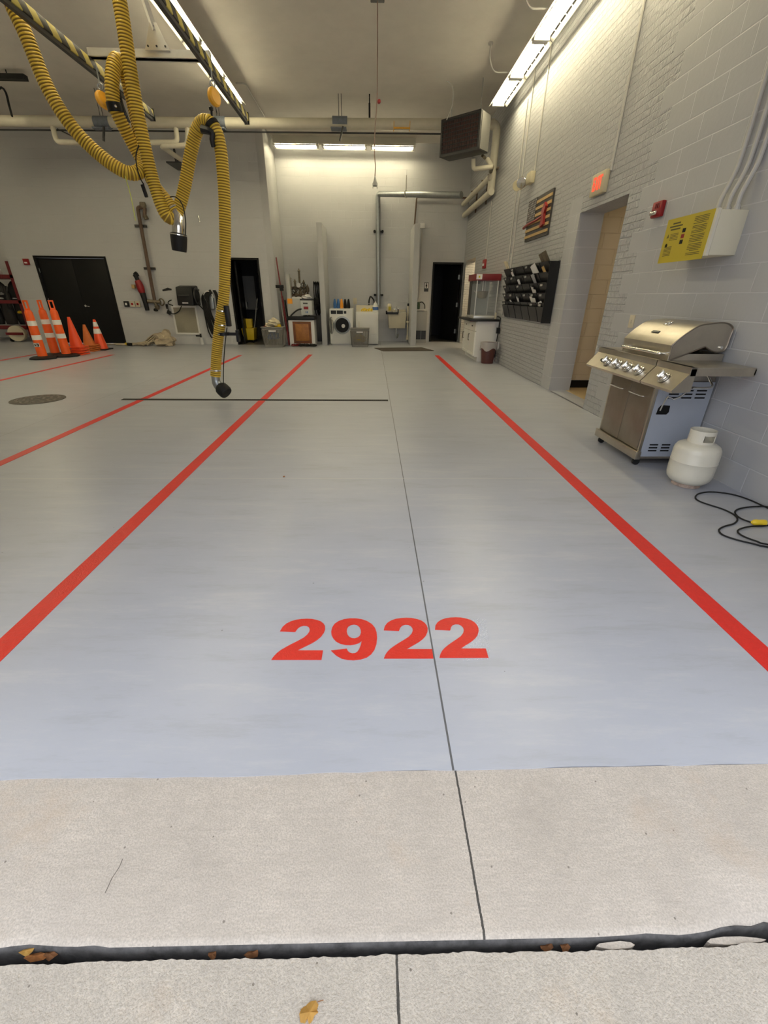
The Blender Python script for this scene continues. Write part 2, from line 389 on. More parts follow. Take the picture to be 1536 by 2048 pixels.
# floor slab with a slightly wavy painted front edge
b = MB(); pts = []
k = -13.0
while k <= 2.9:
    pts.append((k, .845+random.uniform(-.0035, .0035)+.004*math.sin(k*2.1), 0)); k += .07
pts += [(2.9, 7.9, 0), (2.9, 16.2, 0), (-13, 16.2, 0)]
b.prism([(p[0], p[1], -.012) for p in pts], (0, 0, .012)); struct(b.build('floor', 'floor', smooth=False))

# concrete apron with a rounded, chipped nose, and the drive slab in front of a dark gap
b = MB(); N = 260; x0, x1 = -5.0, 5.0
prof = [(.848, -.003), (.60, -.004), (.462, -.005), (.452, -.0065), (.4465, -.011), (.4425, -.018), (.4395, -.028), (.4385, -.2), (.848, -.2)]
rings = []
for i in range(N+1):
    x = x0+(x1-x0)*i/N; chip = 0
    if x < -.62: chip = .010*min(1, (-.62-x)/.1)*(.6+.4*math.sin(x*37))
    if x > .50: chip = .004*min(1, (x-.50)/.1)*(.6+.4*math.sin(x*41))
    if x > .80: chip += .020*min(1, (x-.80)/.07)*(.85+.15*math.sin(x*60))
    ring = []
    for j, (y, z) in enumerate(prof):
        dy = dz = 0
        if 2 <= j <= 6: dy = chip+random.uniform(0, .0022)*(chip > 0); dz = (-chip*.45*(j in (3, 4))+random.uniform(-.0012, .0006))*(chip > 0)
        ring.append(b.bm.verts.new((x, y+dy-.006*x*(j > 1 and j < 8), z+dz)))
    rings.append(ring)
for i in range(N):
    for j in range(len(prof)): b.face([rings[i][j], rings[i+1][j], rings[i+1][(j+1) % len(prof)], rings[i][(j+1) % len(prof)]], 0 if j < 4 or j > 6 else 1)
b.mats = ['apron', pm('dark_nose_edge', (.085, .082, .082), .9, var=.5, vs=30)]  # lower nose faces take a darker material
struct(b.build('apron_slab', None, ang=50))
b = MB(); pts = []; k = -5.0
while k <= 5:
    e = .4235-.004*k+.0012*math.sin(k*9)+random.uniform(-.0014, .0014)+.0012*math.sin(k*37)
    if k > .84: e += .004*min(1, (k-.84)/.05)
    pts.append((k, e, -.012)); k += .012
pts += [(5, -6, -.012), (-5, -6, -.012)]
b.prism([(p[0], p[1], -.2) for p in pts], (0, 0, .188)); struct(b.build('drive_slab', 'outer', smooth=False))
b = MB(); b.box(-5, 5, .38, .50, -.21, -.09)
so = b.build('gap_soil', 'soil'); struct(so)
b = MB(); b.box(-60, 60, -60, .3, -.6, -.25); struct(b.build('street_ground', 'outer'))

# right wall with two openings
D1 = (5.81, 7.08, 2.40); D2 = (13.72, 15.08, 2.34); TH = .34
b = MB()
for y0, y1, z0, z1 in ((YF, D1[0], 0, CEIL), (D1[0], D1[1], D1[2], CEIL), (D1[1], D2[0], 0, CEIL), (D2[0], D2[1], D2[2], CEIL), (D2[1], YD+.6, 0, CEIL)):
    b.box(XR, XR+TH, y0, y1, z0, z1)
struct(b.build('wall_right', 'wall_y', smooth=False))
# back wall: left stretch, return, recessed stretch
DA = (-9.35, -7.38, 2.26); DB = (-4.05, -3.17, 2.27)
b = MB()
for x0, x1, z0, z1 in ((-10.02, DA[0], 0, CEIL), (DA[0], DA[1], DA[2], CEIL), (DA[1], DB[0], 0, CEIL), (DB[0], DB[1], DB[2], CEIL), (DB[1], -2.78, 0, CEIL)):
    b.box(x0, x1, YB, YB+.2, z0, z1)
struct(b.build('wall_back_left', 'wall_x', smooth=False))
b = MB(); b.box(-2.95, -2.74, YB-.001, YD, 0, CEIL, bev=.02); struct(b.build('wall_return', 'plain_wall'))
DC = (1.90, 2.86, 2.31)
b = MB()
for x0, x1, z0, z1 in ((-2.95, DC[0], 0, CEIL), (DC[0], DC[1], DC[2], CEIL), (DC[1], XR, 0, CEIL)):
    b.box(x0, x1, YD, YD+.2, z0, z1)
struct(b.build('wall_back_recess', 'wall_x', smooth=False))
b = MB(); b.box(XL, -10.02, 15.9, 16.1, 0, CEIL); b.box(-10.22, -10.02, YB+.2, 15.9, 0, CEIL); struct(b.build('wall_back_corner', 'wall_x', smooth=False))
b = MB(); b.box(XL-.2, XL, YF, 16.1, 0, CEIL); struct(b.build('wall_left', 'wall_side', smooth=False))
b = MB()
for x0, x1, z0, z1 in ((XL, -1.95, 0, CEIL), (-1.95, 2.05, 3.75, CEIL), (2.05, XR, 0, CEIL)): b.box(x0, x1, YF, YF+.3, z0, z1)
struct(b.build('wall_front', 'wall_x', smooth=False))
b = MB(); b.box(XL-.2, 6, YF, 16.3, CEIL, CEIL+.15); struct(b.build('ceiling', 'ceiling', smooth=False))
for nm, x0, x1 in (('wing_wall_left', -1.52, -1.37), ('wing_wall_right', 1.17, 1.33)):
    b = MB(); b.box(x0, x1, 14.02, YD, 0, 3.13, bev=.006); struct(b.build(nm.replace('wing_wall', 'wall_wing'), 'plain_wall'))

# side passage through the right wall: plaster reveal, cream corridor, black base
b = MB(); b.box(XR+TH, 5.4, 7.34, 7.5, 0, 2.7); b.box(5.4, 5.5, 4.5, 7.5, 0, 2.7); b.box(XR+TH, 5.5, 4.4, 4.5, 0, 2.7)
struct(b.build('wall_corridor', 'cream_wall', smooth=False))
b = MB(); b.box(XR+TH, 5.5, 4.4, 7.5, 2.6, 2.75); struct(b.build('ceiling_corridor', 'plain_wall'))
b = MB(); b.box(XR+TH, 5.4, 7.315, 7.339, 0, .12); struct(b.build('baseboard_corridor', 'black'))
b = MB(); b.box(XR+TH-.06, 5.5, 4.4, 7.34, -.02, .002); b.box(XR+.3, XR+TH-.05, D1[0], D1[1], -.02, .001); struct(b.build('floor_corridor', 'tan_floor'))
b = MB(); b.box(XR, XR+.3, D1[0], D1[1], -.02, 0); b.box(XR, XR+.3, D2[0], D2[1], -.02, 0); struct(b.build('floor_threshold', 'floor'))
# bright room behind the far opening
b = MB(); b.box(XR+TH, 5.6, 15.3, 15.4, 0, 2.7); b.box(XR+TH, 5.6, 12.6, 12.7, 0, 2.7); b.box(5.5, 5.6, 12.7, 15.4, 0, 2.7); struct(b.build('wall_pantry', pm('pantry_cream', (.72, .66, .50), .6)))
b = MB(); b.box(XR+TH, 5.6, 12.6, 15.4, 2.7, 2.8); struct(b.build('ceiling_pantry', 'plain_wall'))
b = MB(); b.box(XR+.3, 5.6, 12.6, 15.4, -.02, 0); struct(b.build('floor_pantry', 'tan_floor'))
# rooms behind the two open doors of the back wall, darkness painted on
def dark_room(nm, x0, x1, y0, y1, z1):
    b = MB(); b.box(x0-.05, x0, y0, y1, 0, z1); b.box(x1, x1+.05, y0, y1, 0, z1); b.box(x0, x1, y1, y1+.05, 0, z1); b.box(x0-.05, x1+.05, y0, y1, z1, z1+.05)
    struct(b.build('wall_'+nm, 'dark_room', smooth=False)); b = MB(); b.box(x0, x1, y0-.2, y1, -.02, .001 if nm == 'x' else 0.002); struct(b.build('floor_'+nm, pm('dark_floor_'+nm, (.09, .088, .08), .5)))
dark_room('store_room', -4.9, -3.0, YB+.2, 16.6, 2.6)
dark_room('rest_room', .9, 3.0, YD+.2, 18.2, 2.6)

# doors
def door_frame(b, x0, x1, z1, y, w_=.05, d=.22):
    b.box(x0, x0+w_, y-.02, y+d, 0, z1); b.box(x1-w_, x1, y-.02, y+d, 0, z1); b.box(x0+w_, x1-w_, y-.02, y+d, z1-w_, z1)
r = thing('door_1', '', ''); del r['label']; del r['category']; struct(r); r.location = ((DA[0]+DA[1])/2, YB, 0)
b = MB(); door_frame(b, *DA, YB); b.build('door_frame', 'black', r)
mid = (DA[0]+DA[1])/2
for x0, x1 in ((DA[0]+.055, mid-.003), (mid+.003, DA[1]-.055)):
    b = MB(); b.box(x0, x1, YB+.03, YB+.075, .012, DA[2]-.055, bev=.003); lf = b.build('door_leaf', 'black', r)
for x, sgn in ((DA[0]+.05, 1), (DA[1]-.05, -1)):
    for z in (.3, 1.1, 1.85):
        b = MB(); b.cyl((x, YB+.015, z), (x, YB+.015, z+.11), .008); b.build('hinge', 'steel', r)
b = MB(); b.cyl((mid+.09, YB+.03, 1.02), (mid+.09, YB-.03, 1.02), .03); b.cyl((mid+.09, YB-.03, 1.02), (mid+.21, YB-.035, 1.0), .011); b.build('door_handle', 'chrome', r)
r = thing('door_2', '', ''); del r['label']; del r['category']; struct(r); r.location = ((DB[0]+DB[1])/2, YB, 0)
b = MB(); door_frame(b, *DB, YB); b.build('door_frame', 'black', r)
b = MB(); b.obox((DB[0]+.10, YB+.65, 1.1), (.045, .82, 2.2), Matrix.Rotation(.10, 3, 'Z')); b.build('door_leaf', 'black', r)
b = MB(); b.box(DB[0]+.13, DB[0]+.17, YB+.9, YB+1.0, 1.0, 1.15); b.build('door_handle', 'steel', r)
for z in (.25, 1.05, 1.85):
    b = MB(); b.cyl((DB[1]-.05, YB+.0, z), (DB[1]-.05, YB+.0, z+.1), .008); b.build('hinge', 'steel', r)
r = thing('door_3', '', ''); del r['label']; del r['category']; struct(r); r.location = ((DC[0]+DC[1])/2, YD, 0)
b = MB(); door_frame(b, *DC, YD); b.build('door_frame', 'black', r)
Q = Matrix.Rotation(-math.radians(62), 3, 'Z'); hx = V((DC[1]-.06, YD+.21, 1.13))
b = MB(); b.obox(hx+Q@V((-.42, 0, 0)), (.84, .045, 2.2), Q); b.build('door_leaf', 'black_plastic', r)
hp = hx+Q@V((-.74, -.05, -.13)); b = MB(); b.cyl(hp, hp+Q@V((.12, 0, 0)), .012); b.cyl(hp+Q@V((0, .03, 0)), hp, .026); b.build('door_handle', 'chrome', r)
for z in (.25, 1.05, 1.85):
    b = MB(); b.box(DC[1]-.10, DC[1]-.052, YD+.185, YD+.215, z, z+.13); b.build('hinge', 'steel', r)

# ================================================================== FLOOR MARKS
def strip(x0, x1, y0, y1, label, mat='red_paint', name='painted_stripe', z=.0022):
    b = MB(); b.box(x0, x1, y0, y1, .0002, z); return tag(b.build(name, mat, smooth=False), label, 'floor marking', 'red lane stripes on the floor')
sl = OZ(0, 1294.5), OZ(0, 1340), OZ(615, 710), OZ(622, 710)
strip(-1.625, -1.525, .90, 11.62, 'long red stripe painted on the grey floor left of the number')
strip(1.605, 1.715, .90, 11.62, 'long red stripe painted on the grey floor right of the number, towards the grill')
strip(-3.33, -3.235, 1.2, 11.38, 'red floor stripe crossing the drain, second from the number on the left')
strip(-6.42, -6.33, 1.2, 11.32, 'thin far red floor stripe running past the round drain to the cones')
strip(-8.27, -8.18, 1.2, 11.5, 'farthest red floor stripe ending behind the orange channelizer posts')

two = [(790, 180), (797, 155), (812, 136), (835, 122), (862, 113), (895, 108), (925, 106.5), (955, 108), (985, 114), (1010, 122), (1030, 135), (1043, 150), (1050, 170), (1048, 190), (1038, 213), (1022, 231), (1000, 248), (975, 263), (950, 277), (925, 292), (1075, 292), (1083, 347), (791, 347), (800, 325), (812, 307), (830, 289), (855, 271), (880, 255), (910, 237), (938, 219), (955, 200), (962, 182), (960, 168), (950, 155), (935, 148), (918, 147), (900, 152), (888, 164), (880, 184)]
nine = [(478, 300), (572, 289), (577, 302), (588, 312), (603, 317), (620, 316), (634, 308), (645, 293), (654, 270), (660, 243), (645, 255), (622, 263), (595, 268), (565, 267), (535, 260), (510, 247), (492, 228), (482, 208), (480, 188), (486, 163), (500, 142), (524, 126), (555, 115), (590, 110), (625, 110), (660, 115), (692, 126), (720, 144), (738, 166), (748, 193), (751, 225), (747, 262), (735, 296), (716, 322), (690, 341), (655, 352), (615, 357), (575, 355), (540, 347), (510, 330)]
hole = [(572, 190), (573, 172), (581, 158), (596, 149), (614, 146), (632, 149), (646, 160), (654, 176), (656, 194), (650, 211), (638, 222), (620, 228), (602, 227), (586, 219), (576, 206)]
def cz(p): return OZ(500+p[0]*520/1536, 1200+p[1]*520/1536)
def outline(loops, name, mat, parent, z=.0022):
    b = MB()
    for L in loops:
        vs = [b.bm.verts.new((p[0], p[1], z)) for p in L]
        for i in range(len(vs)): b.bm.edges.new((vs[i], vs[(i+1) % len(vs)]))
    bmesh.ops.triangle_fill(b.bm, use_beauty=True, use_dissolve=False, edges=b.bm.edges[:])
    g = bmesh.ops.extrude_face_region(b.bm, geom=b.bm.faces[:])
    bmesh.ops.translate(b.bm, vec=(0, 0, -.0018), verts=[e for e in g['geom'] if isinstance(e, bmesh.types.BMVert)])
    return b.build(name, mat, parent, smooth=False)
T2 = [cz(p) for p in two]; base2 = cz((791, 347)); w2 = (cz((1083, 347))-base2).x
num = thing('painted_number', 'large red number 2922 painted on the grey floor near the bay entrance', 'floor marking', (cz((770, 347)).x, base2.y, 0))
for px in (127, 791, 1120):
    o0 = cz((px, 352 if px == 127 else 347)); s = 1.0
    if px == 1120: s = (cz((1410, 345))-cz((1120, 345))).x/w2
    if px == 127: s = (cz((424, 356))-cz((127, 359))).x/w2
    outline([[V((o0.x+(p.x-base2.x)*s, base2.y+(p.y-base2.y), 0)) for p in T2]], 'digit', 'red_paint', num)
outline([[cz(p) for p in nine], [cz(p) for p in hole]], 'digit', 'red_paint', num)

# trench drain and round drain
b = MB(); x = -3.56
b.box(-3.56, .226, 6.22, 6.31, .0003, .004)
while x < .22: b.box(x, x+.012, 6.23, 6.30, .004, .0065); x += .028
tag(b.build('trench_drain', 'grime', smooth=False), 'long black slotted trench drain across the bay floor', 'drain')
rd = thing('round_drain', 'round dark cast drain cover in the floor left of the yellow hose nozzle', 'drain', (-4.72, 6.24, 0))
b = MB(); b.lathe([(.33, .001), (.33, .006), (.30, .009), (.0, .009)], (-4.72, 6.24, 0), 40); b.build('cover_plate', pm('cast_iron', (.075, .065, .055), .6, .3, var=.3, vs=9), rd)
b = MB()
for k in range(3):
    R_ = .08+k*.085; n = 6+k*6
    for j in range(n):
        a = 2*PI*j/n+k*.3; b.obox((-4.72+R_*math.cos(a), 6.24+R_*math.sin(a), .011), (.05, .032, .004), a+PI/2)
b.build('raised_pattern', pm('cast_iron_worn', (.19, .16, .14), .5, .3), rd)

# ================================================================== LIGHT FITTINGS
def fixture(length, lab, w_=.36):
    r = thing('ceiling_light', lab, 'light', (0, 0, 0), 'fluorescent strip lights')
    b = MB(); h = length/2
    for sg in (-1, 1):
        for ua, ub in ((w_/2, .135), (.105, .075)):
            za, zb = .075*(w_/2-ua)/(w_/2-.075), .075*(w_/2-ub)/(w_/2-.075)
            b.prism([(sg*ua, -h, za), (sg*ub, -h, zb), (sg*ub, -h, zb+.004), (sg*ua, -h, za+.004)], (0, length, 0))
        for j in range(7): b.prism([(sg*.14, -h+length*(j/6)*.985, .034), (sg*.10, -h+length*(j/6)*.985, .060), (sg*.10, -h+length*(j/6)*.985, .064), (sg*.14, -h+length*(j/6)*.985, .038)], (0, .018, 0))
    b.box(-.075, .075, -h, h, .075, .079)
    b.box(-.05, .05, -h, h, .075, .115); b.build('housing', 'fixture', r)
    for x in (-.07, .07):
        b = MB(); b.cyl((x, -h+.05, .032), (x, h-.05, .032), .019, 10); b.build('lamp_tube', 'tube', r)
    for y in (-h+.03, h-.03):
        b = MB(); b.box(-.115, .115, y-.022, y+.022, .0, .07, bev=.004); b.build('socket', 'white_plastic', r)
    return r
proto = fixture(1.20, 'farthest fluorescent strip in the row beside the brick wall')
ORD = ['farthest', 'second farthest', 'third farthest', 'fourth farthest', 'fifth', 'sixth', 'seventh']
n = 0
for i in range(6):
    y = 10.55-i*1.22
    if n == 0: proto.location = (2.50, y, 4.72)
    else: dup(proto, (2.50, y, 4.72), ORD[i]+' fluorescent strip in the row beside the brick wall')
    n += 1
for i in range(6):
    dup(proto, (-2.80, 11.25-i*1.22, 4.88), ORD[i]+' fluorescent strip in the row above the striped hose rail')
for i, nm in enumerate(('left', 'middle', 'right')):
    dup(proto, (-2.03+i*1.30, 14.75, 4.90), nm+' fluorescent strip of the three above the washer recess', PI/2)
dup(proto, (-11.2, 14.6, 4.9), 'unseen fluorescent strip added over the gear rack corner, beyond the left edge', PI/2)  # unseen strip, added to brighten the left recess
for i in range(6):  # unseen row, lengthened to brighten the left side of the hall
    dup(proto, (-8.3, 10.8-i*1.22, 4.86), ORD[i]+' unseen fluorescent strip over the bays beyond the left edge of the view')
# slotted reflector hood above the recess lights
r = thing('light_reflector', 'slotted white hood board above the recess strip lights', 'reflector', (-.73, 14.95, 5.03))
b = MB(); b.box(-2.68, 1.2, 14.93, 14.96, 5.0, 5.19); b.build('board', 'fixture', r)
# corridor and pantry lamps
for nm, loc, e in (('corridor_light', (4.3, 6.2, 2.56), 24.0), ('pantry_light', (3.9, 14.4, 2.66), 150.0)):
    r = thing(nm, 'flush warm ceiling lamp in the '+('side corridor' if nm[0] == 'c' else 'bright room behind the popcorn cabinet'), 'light', loc)
    b = MB(); b.lathe([(.17, 0), (.17, .03), (.0, .03)], loc, 20); b.build('lamp_base', 'white', r)
    b = MB(); b.lathe([(.0, -.07), (.09, -.06), (.15, -.025), (.155, .0)], loc, 20); b.build('lamp_shade', pm('warm_diffuser_'+nm[0], (1, 1, 1), .5, emit=(1, .80, .48), es=e), r)

# ================================================================== OVERHEAD: PIPES, RAILS, HOSES, HEATER
PY = 12.2
pr = thing('ceiling_pipe', 'big cream wrapped pipe running across the hall under the ceiling', 'pipe', (0, PY, 4.7))
a, c = OY(-60, 241, PY), OY(1000, 249, PY); c.x = 2.70
b = MB(); b.tube([a+(c-a)*(k/30)+V((0, 0, -.012*math.sin(PI*k/30))) for k in range(31)], .098, 16); b.build('pipe_run', 'cream', pr)
b = MB(); d0 = V((2.70, PY, c.z)); b.tube(smooth_path([d0+V((-.06, 0, 0)), d0+V((.03, 0, -.02)), d0+V((.065, 0, -.11)), d0+V((.07, 0, -.25))], .03)+[d0+V((.07, 0, -1.2))], .085, 14); b.build('elbow_drop', 'cream', pr)
for px in (205, 437, 680):
    q = OY(px, 245, PY); b = MB(); b.cyl(q+V((-.16, 0, 0)), q+V((.16, 0, 0)), .108, 16); b.box(q.x-.2, q.x+.14, PY-.11, PY+.11, q.z-.125, q.z-.10); sl_ = b.build('pipe_sleeve', 'grey_sleeve', pr)
    for dx in (.04, -.02):
        b = MB(); b.cyl(q+V((dx, 0, .1)), (q.x+dx, PY, CEIL), .006, 6); b.build('hanger_rod', 'dark_steel', sl_)
    b = MB(); b.obox(q+V((.03, -.12, -.22)), (.03, .05, .26), Matrix.Rotation(.3, 3, 'Y')); b.build('strap_tail', 'dark_steel', sl_)
q0, q1 = OY(788, 247, PY-.11), OY(820, 247, PY-.11)
b = MB()
for q in (q0, q1): b.torus((q.x, PY, q.z+.0), .101, .006, (1, 0, 0), seg=24, rs=6)
b.box(q0.x, q1.x, PY-.115, PY-.10, q0.z-.085, q0.z-.06); b.build('yellow_marker_band', 'orange_yellow', pr)
b = MB(); b.tube([OY(-60, 259, PY+.05), OY(300, 262, PY+.05), OY(700, 266, PY+.05), OY(884, 268, PY+.05)], .016, 8)
tag(b.build('conduit', 'dark_steel'), 'thin dark conduit running just below the big cream ceiling pipe', 'conduit')
b = MB(); b.box(*[OY(738, 0, PY).x+k for k in (-.02, .02)], PY-.1, PY+.1, 4.80, 5.03); b.box(OY(738, 0, PY).x-.012, OY(738, 0, PY).x+.012, PY-.02, PY+.02, 5.0, CEIL)
tag(b.build('pipe_hanger', 'black'), 'short black hanger between the cream pipe and the ceiling, right of the middle sleeve', 'hanger')

# branch pipes below the main pipe on the left
def branch(lab, pts, r=.05, mat='cream'):
    b = MB(); b.tube(pts, r, 12); return tag(b.build('branch_pipe', mat), lab, 'pipe', 'cream branch pipes under the main pipe')
def zig(P, rad=.05):
    """polyline with small rounded corners"""
    P = [V(p) for p in P]; out = [P[0]]
    for i in range(1, len(P)-1):
        a, c, d = P[i-1], P[i], P[i+1]; u, v_ = (a-c).normalized(), (d-c).normalized()
        for t in (0, .25, .5, .75, 1): out.append(c+u*rad*(1-t)**2+v_*rad*t**2)
    out.append(P[-1]); return out
branch('cream branch pipe hooking down and right at the far left of the main pipe', zig([OY(104, 248, PY), OY(113, 284, PY), OY(153, 285, PY), (OY(195, 300, 13.2)), OY(215, 306, 13.6)], .09))
branch('cream branch pipe behind the hoses, left one of the two drops', zig([OY(351, 250, PY), OY(355, 285, PY), OY(295, 285, PY)], .09))
branch('cream branch pipe behind the hoses, right one of the two drops', zig([OY(375, 252, PY), OY(375, 291, PY), OY(322, 292, PY), OY(366, 322, 13.5)], .09))
br_ = MB(); q = OY(352, 325, 13.3); br_.box(q.x-.22, q.x+.12, 13.25, YB, q.z-.02, q.z+.01); br_.box(q.x-.02, q.x+.02, 13.3, 13.34, q.z-.02, q.z+.35); br_.lathe([(.04, -.02), (.04, .06), (.0, .06)], (q.x, 13.4, q.z+.02), 10)
tag(br_.build('wall_bracket', 'dark_steel'), 'small dark bracket with valve on the back wall behind the yellow hoses', 'bracket')
b = MB(); b.cyl(OY(115, 258, 12.3), OY(160, 280, 13.9), .012); tag(b.build('brace_rod', 'dark_steel'), 'dark slanting rod beside the far left branch pipe', 'rod')

# pipes along the right wall towards the back
zt = c.z-1.22
for lab, dx, dz, rr in (('lower cream pipe running back along the brick wall from the elbow', -.02, 0, .072), ('upper cream pipe running back along the brick wall to the corner', -.08, .27, .06)):
    b = MB(); b.tube([(2.78+dx, 12.1, zt+dz), (2.78+dx, 15.35, zt+dz)], rr, 12); tag(b.build('wall_pipe', 'cream'), lab, 'pipe')
b = MB(); b.tube(zig([(2.84, 12.0, zt+.42), (2.84, 15.33, zt+.42), (OY(833, 405, 15.33).x, 15.33, zt+.42), OY(829, 450, 15.33)], .05), .022, 8)
for y in (13.0, 14.2): b.box(2.70, 2.875, y, y+.03, zt+.36, zt+.39); b.box(2.84, 2.875, y, y+.03, zt-.1, zt+.5)
tag(b.build('thin_pipe', 'brown_pipe'), 'thin dark pipe along the corner dropping to the right wing wall', 'pipe')
b = MB(); g0 = OY(756, 388, 15.28); g1 = OY(922, 390, 13.4); g2 = OY(757, 612, 15.28)
P = zig([g2, V((g0.x, 15.28, g0.z)), g1], .10); b.tube(P, .07, 16); gv = thing('drain_stack', 'tall grey steel pipe rising behind the dryer and turning right under the strip lights', 'pipe', (g2.x, 15.28, g2.z))
b.build('pipe_run', 'steel', gv)
for py in (463, 590):
    q = OY(757, py, 15.3); b = MB(); b.box(q.x-.14, q.x+.14, 15.32, YD, q.z-.02, q.z+.025); b.cyl((q.x-.12, 15.22, q.z), (q.x-.12, YD, q.z), .035, 8); b.cyl((q.x+.12, 15.22, q.z), (q.x+.12, YD, q.z), .035, 8); b.build('pipe_clamp', 'black', gv)
q = OY(812, 388, 14.6); b = MB(); b.cyl(q+V((0, 0, -.1)), q+V((0, 0, .42)), .013, 8); b.torus(q, .085, .010, (1, -.6, 0), seg=18, rs=6); b.build('hanger', 'fixture', gv)
b = MB(); b.cyl(g1+V((-.03, .03, 0)), g1+V((.01, -.01, 0)), .082, 16); b.build('end_cap', 'steel', gv)

# striped hose rails, cross strut and hanger
RZ = 3.50
M['stripe'] = pm('black_yellow_stripe', (.6, .5, .1), .5); g = G(M['stripe'])
tc = g.n('TexCoord'); sp = g.n('SeparateXYZ'); g.l(tc.outputs['Object'], sp.inputs[0])
ph = g.math('FRACT', g.math('DIVIDE', g.math('ADD', sp.outputs['Y'], g.math('MULTIPLY', sp.outputs['Z'], 1.0)), .26))
g.l(g.mix(g.math('GREATER_THAN', ph, .5), (.015, .014, .012), (.62, .52, .12)), g.b.inputs['Base Color'])
def rail(x, y1, lab):
    r = thing('hose_rail', lab, 'rail', (x, 4.5, RZ))
    b = MB(); b.box(x-.03, x+.03, 1.6, y1, RZ, RZ+.085, bev=.01); b.build('striped_beam', 'stripe', r)
    b = MB(); b.box(x-.02, x+.02, 1.6, y1, RZ-.035, RZ-.002); b.build('track', 'dark_steel', r)
    b = MB(); b.box(x-.034, x+.034, y1, y1+.02, RZ-.03, RZ+.1); b.build('end_stop', 'rubber', r); return r
xb = OZ(495, 243, RZ).x; xa = OZ(260, 200, RZ).x
rail(xb-.012, OZ(495, 243, RZ).y, 'striped black and yellow hose rail below the left row of strip lights')
rail(xa, OZ(303, 236, RZ).y, 'striped black and yellow hose rail farther left, behind the hoses')
ys = OZ(420, 145, RZ).y
r = thing('rail_strut', 'aluminium cross strut hung from the ceiling joining the two striped rails', 'bracket', ((xa+xb)/2, ys, RZ+.12))
b = MB(); b.box(xa, xb, ys-.03, ys+.03, RZ+.092, RZ+.165); b.box(xa, xb, ys-.055, ys+.055, RZ+.092, RZ+.10); b.build('cross_beam', 'alu', r)
q = OY(320, 130, ys-.04)
b = MB(); b.prism([(q.x-.13, ys-.045, RZ+.15), (q.x+.13, ys-.045, RZ+.15), (q.x+.035, ys-.045, RZ+.36), (q.x-.035, ys-.045, RZ+.36)], (0, .010, 0)); gp = b.build('gusset_plate', 'alu', r)
b = MB()
for dx, dz in ((-.09, .18), (.09, .18), (0, .18), (0, .33)): b.cyl((q.x+dx, ys-.052, RZ+dz), (q.x+dx, ys-.03, RZ+dz), .009, 8)
b.build('bolt', 'dark_steel', gp)
tp = OY(292, 0, ys); dv = (tp-V((q.x, ys, RZ+.33))); dv = dv*((CEIL-RZ-.33)/dv.z)
b = MB(); b.tube([V((q.x, ys-.03, RZ+.30)), V((q.x, ys-.03, RZ+.33))+dv], .032, 4); b.build('drop_post', 'alu', r)
b = MB(); m0 = V((q.x, ys-.03, RZ+.55)); b.cyl(m0, (q.x-.75, ys-.03, CEIL), .010, 8); b.cyl(m0, (q.x+.62, ys+.1, CEIL), .010, 8); b.build('guy_rod', 'alu', r)

# corrugated yellow exhaust hoses
def hose_mesh(P, r, pitch=.026):
    P = resample(P, pitch/4); b = MB()
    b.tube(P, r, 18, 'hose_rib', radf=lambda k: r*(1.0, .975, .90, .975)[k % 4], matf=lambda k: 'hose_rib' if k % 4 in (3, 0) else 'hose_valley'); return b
HY = 6.05
def pth(L): return smooth_path([OY(x, y, Y) for x, y, Y in L], .04)
def clamp_ring(p, d, r, name, mat, parent, h=.03):
    b = MB(); p = V(p); d = V(d).normalized(); b.cyl(p-d*h/2, p+d*h/2, r, 20); return b.build(name, mat, parent)
HB = [(228, -60, 6.0), (244, 30, 6.0), (262, 150, 6.0), (280, 250, 6.02), (302, 345, 6.05), (322, 410, 6.06), (338, 436, 6.08), (354, 425, 6.14), (368, 380, 6.16), (381, 310, 6.16), (393, 262, 6.14), (408, 243, 6.1), (427, 252, 6.08), (440, 290, 6.07), (447, 360, 6.07), (450, 440, 6.07), (450, 520, 6.07), (448, 590, 6.07), (441, 640, 6.07), (434, 700, 6.07), (431, 752, 6.07)]
hb = thing('exhaust_hose', 'yellow ribbed exhaust hose looping over a saddle and hanging down to the floor', 'hose', tuple(OY(447, 790, HY)))
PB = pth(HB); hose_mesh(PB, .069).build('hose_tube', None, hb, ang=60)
b = MB(); P = smooth_path([OY(431, 752, 6.07), OY(433, 765, 6.07), OY(440, 777, 6.05)], .02); b.tube(P, .058, 18, radf=lambda k: .056+.004*(k > 3)); b.build('nozzle_neck', 'steel', hb)
n0, n1 = OY(438, 772, 6.05), OY(456, 789, 5.99); dd = (n1-n0).normalized()
b = MB(); b.lathe([(.03, -.02), (.062, 0), (.088, .03), (.092, .07), (.090, .125), (.08, .145), (.0, .147)], n0+dd*.005, 22, ax=dd); b.build('nozzle_cup', 'rubber', hb)
for px, py in ((432, 740), (443, 668), (444, 650), (445, 622)):
    q = OY(px, py, 6.07); clamp_ring(q, (.03, 0, 1), .0725, 'band', 'chrome' if py != 622 else 'chrome', hb, .016)
q = OY(444, 669, 6.0); b = MB(); b.cyl(q+V((0, .07, -.015)), q+V((0, .07, .022)), .077, 20); b.box(q.x+.05, q.x+.2, q.y+.04, q.y+.09, q.z-.015, q.z+.02); b.box(q.x+.17, q.x+.2, q.y+.02, q.y+.1, q.z-.09, q.z+.05); b.build('hose_collar', 'black_plastic', hb)
q = OY(454, 632, 5.98); b = MB(); b.box(q.x-.02, q.x+.035, q.y-.03, q.y+.04, q.z-.12, q.z+.12, bev=.008); b.build('control_handle', 'black_plastic', hb)
b = MB(); b.tube(smooth_path([OY(454, 655, 5.98), OY(449, 700, 5.98), OY(447, 740, 5.98), OY(447, 768, 5.98)], .05), .006, 6); b.build('control_cable', 'rubber', hb)
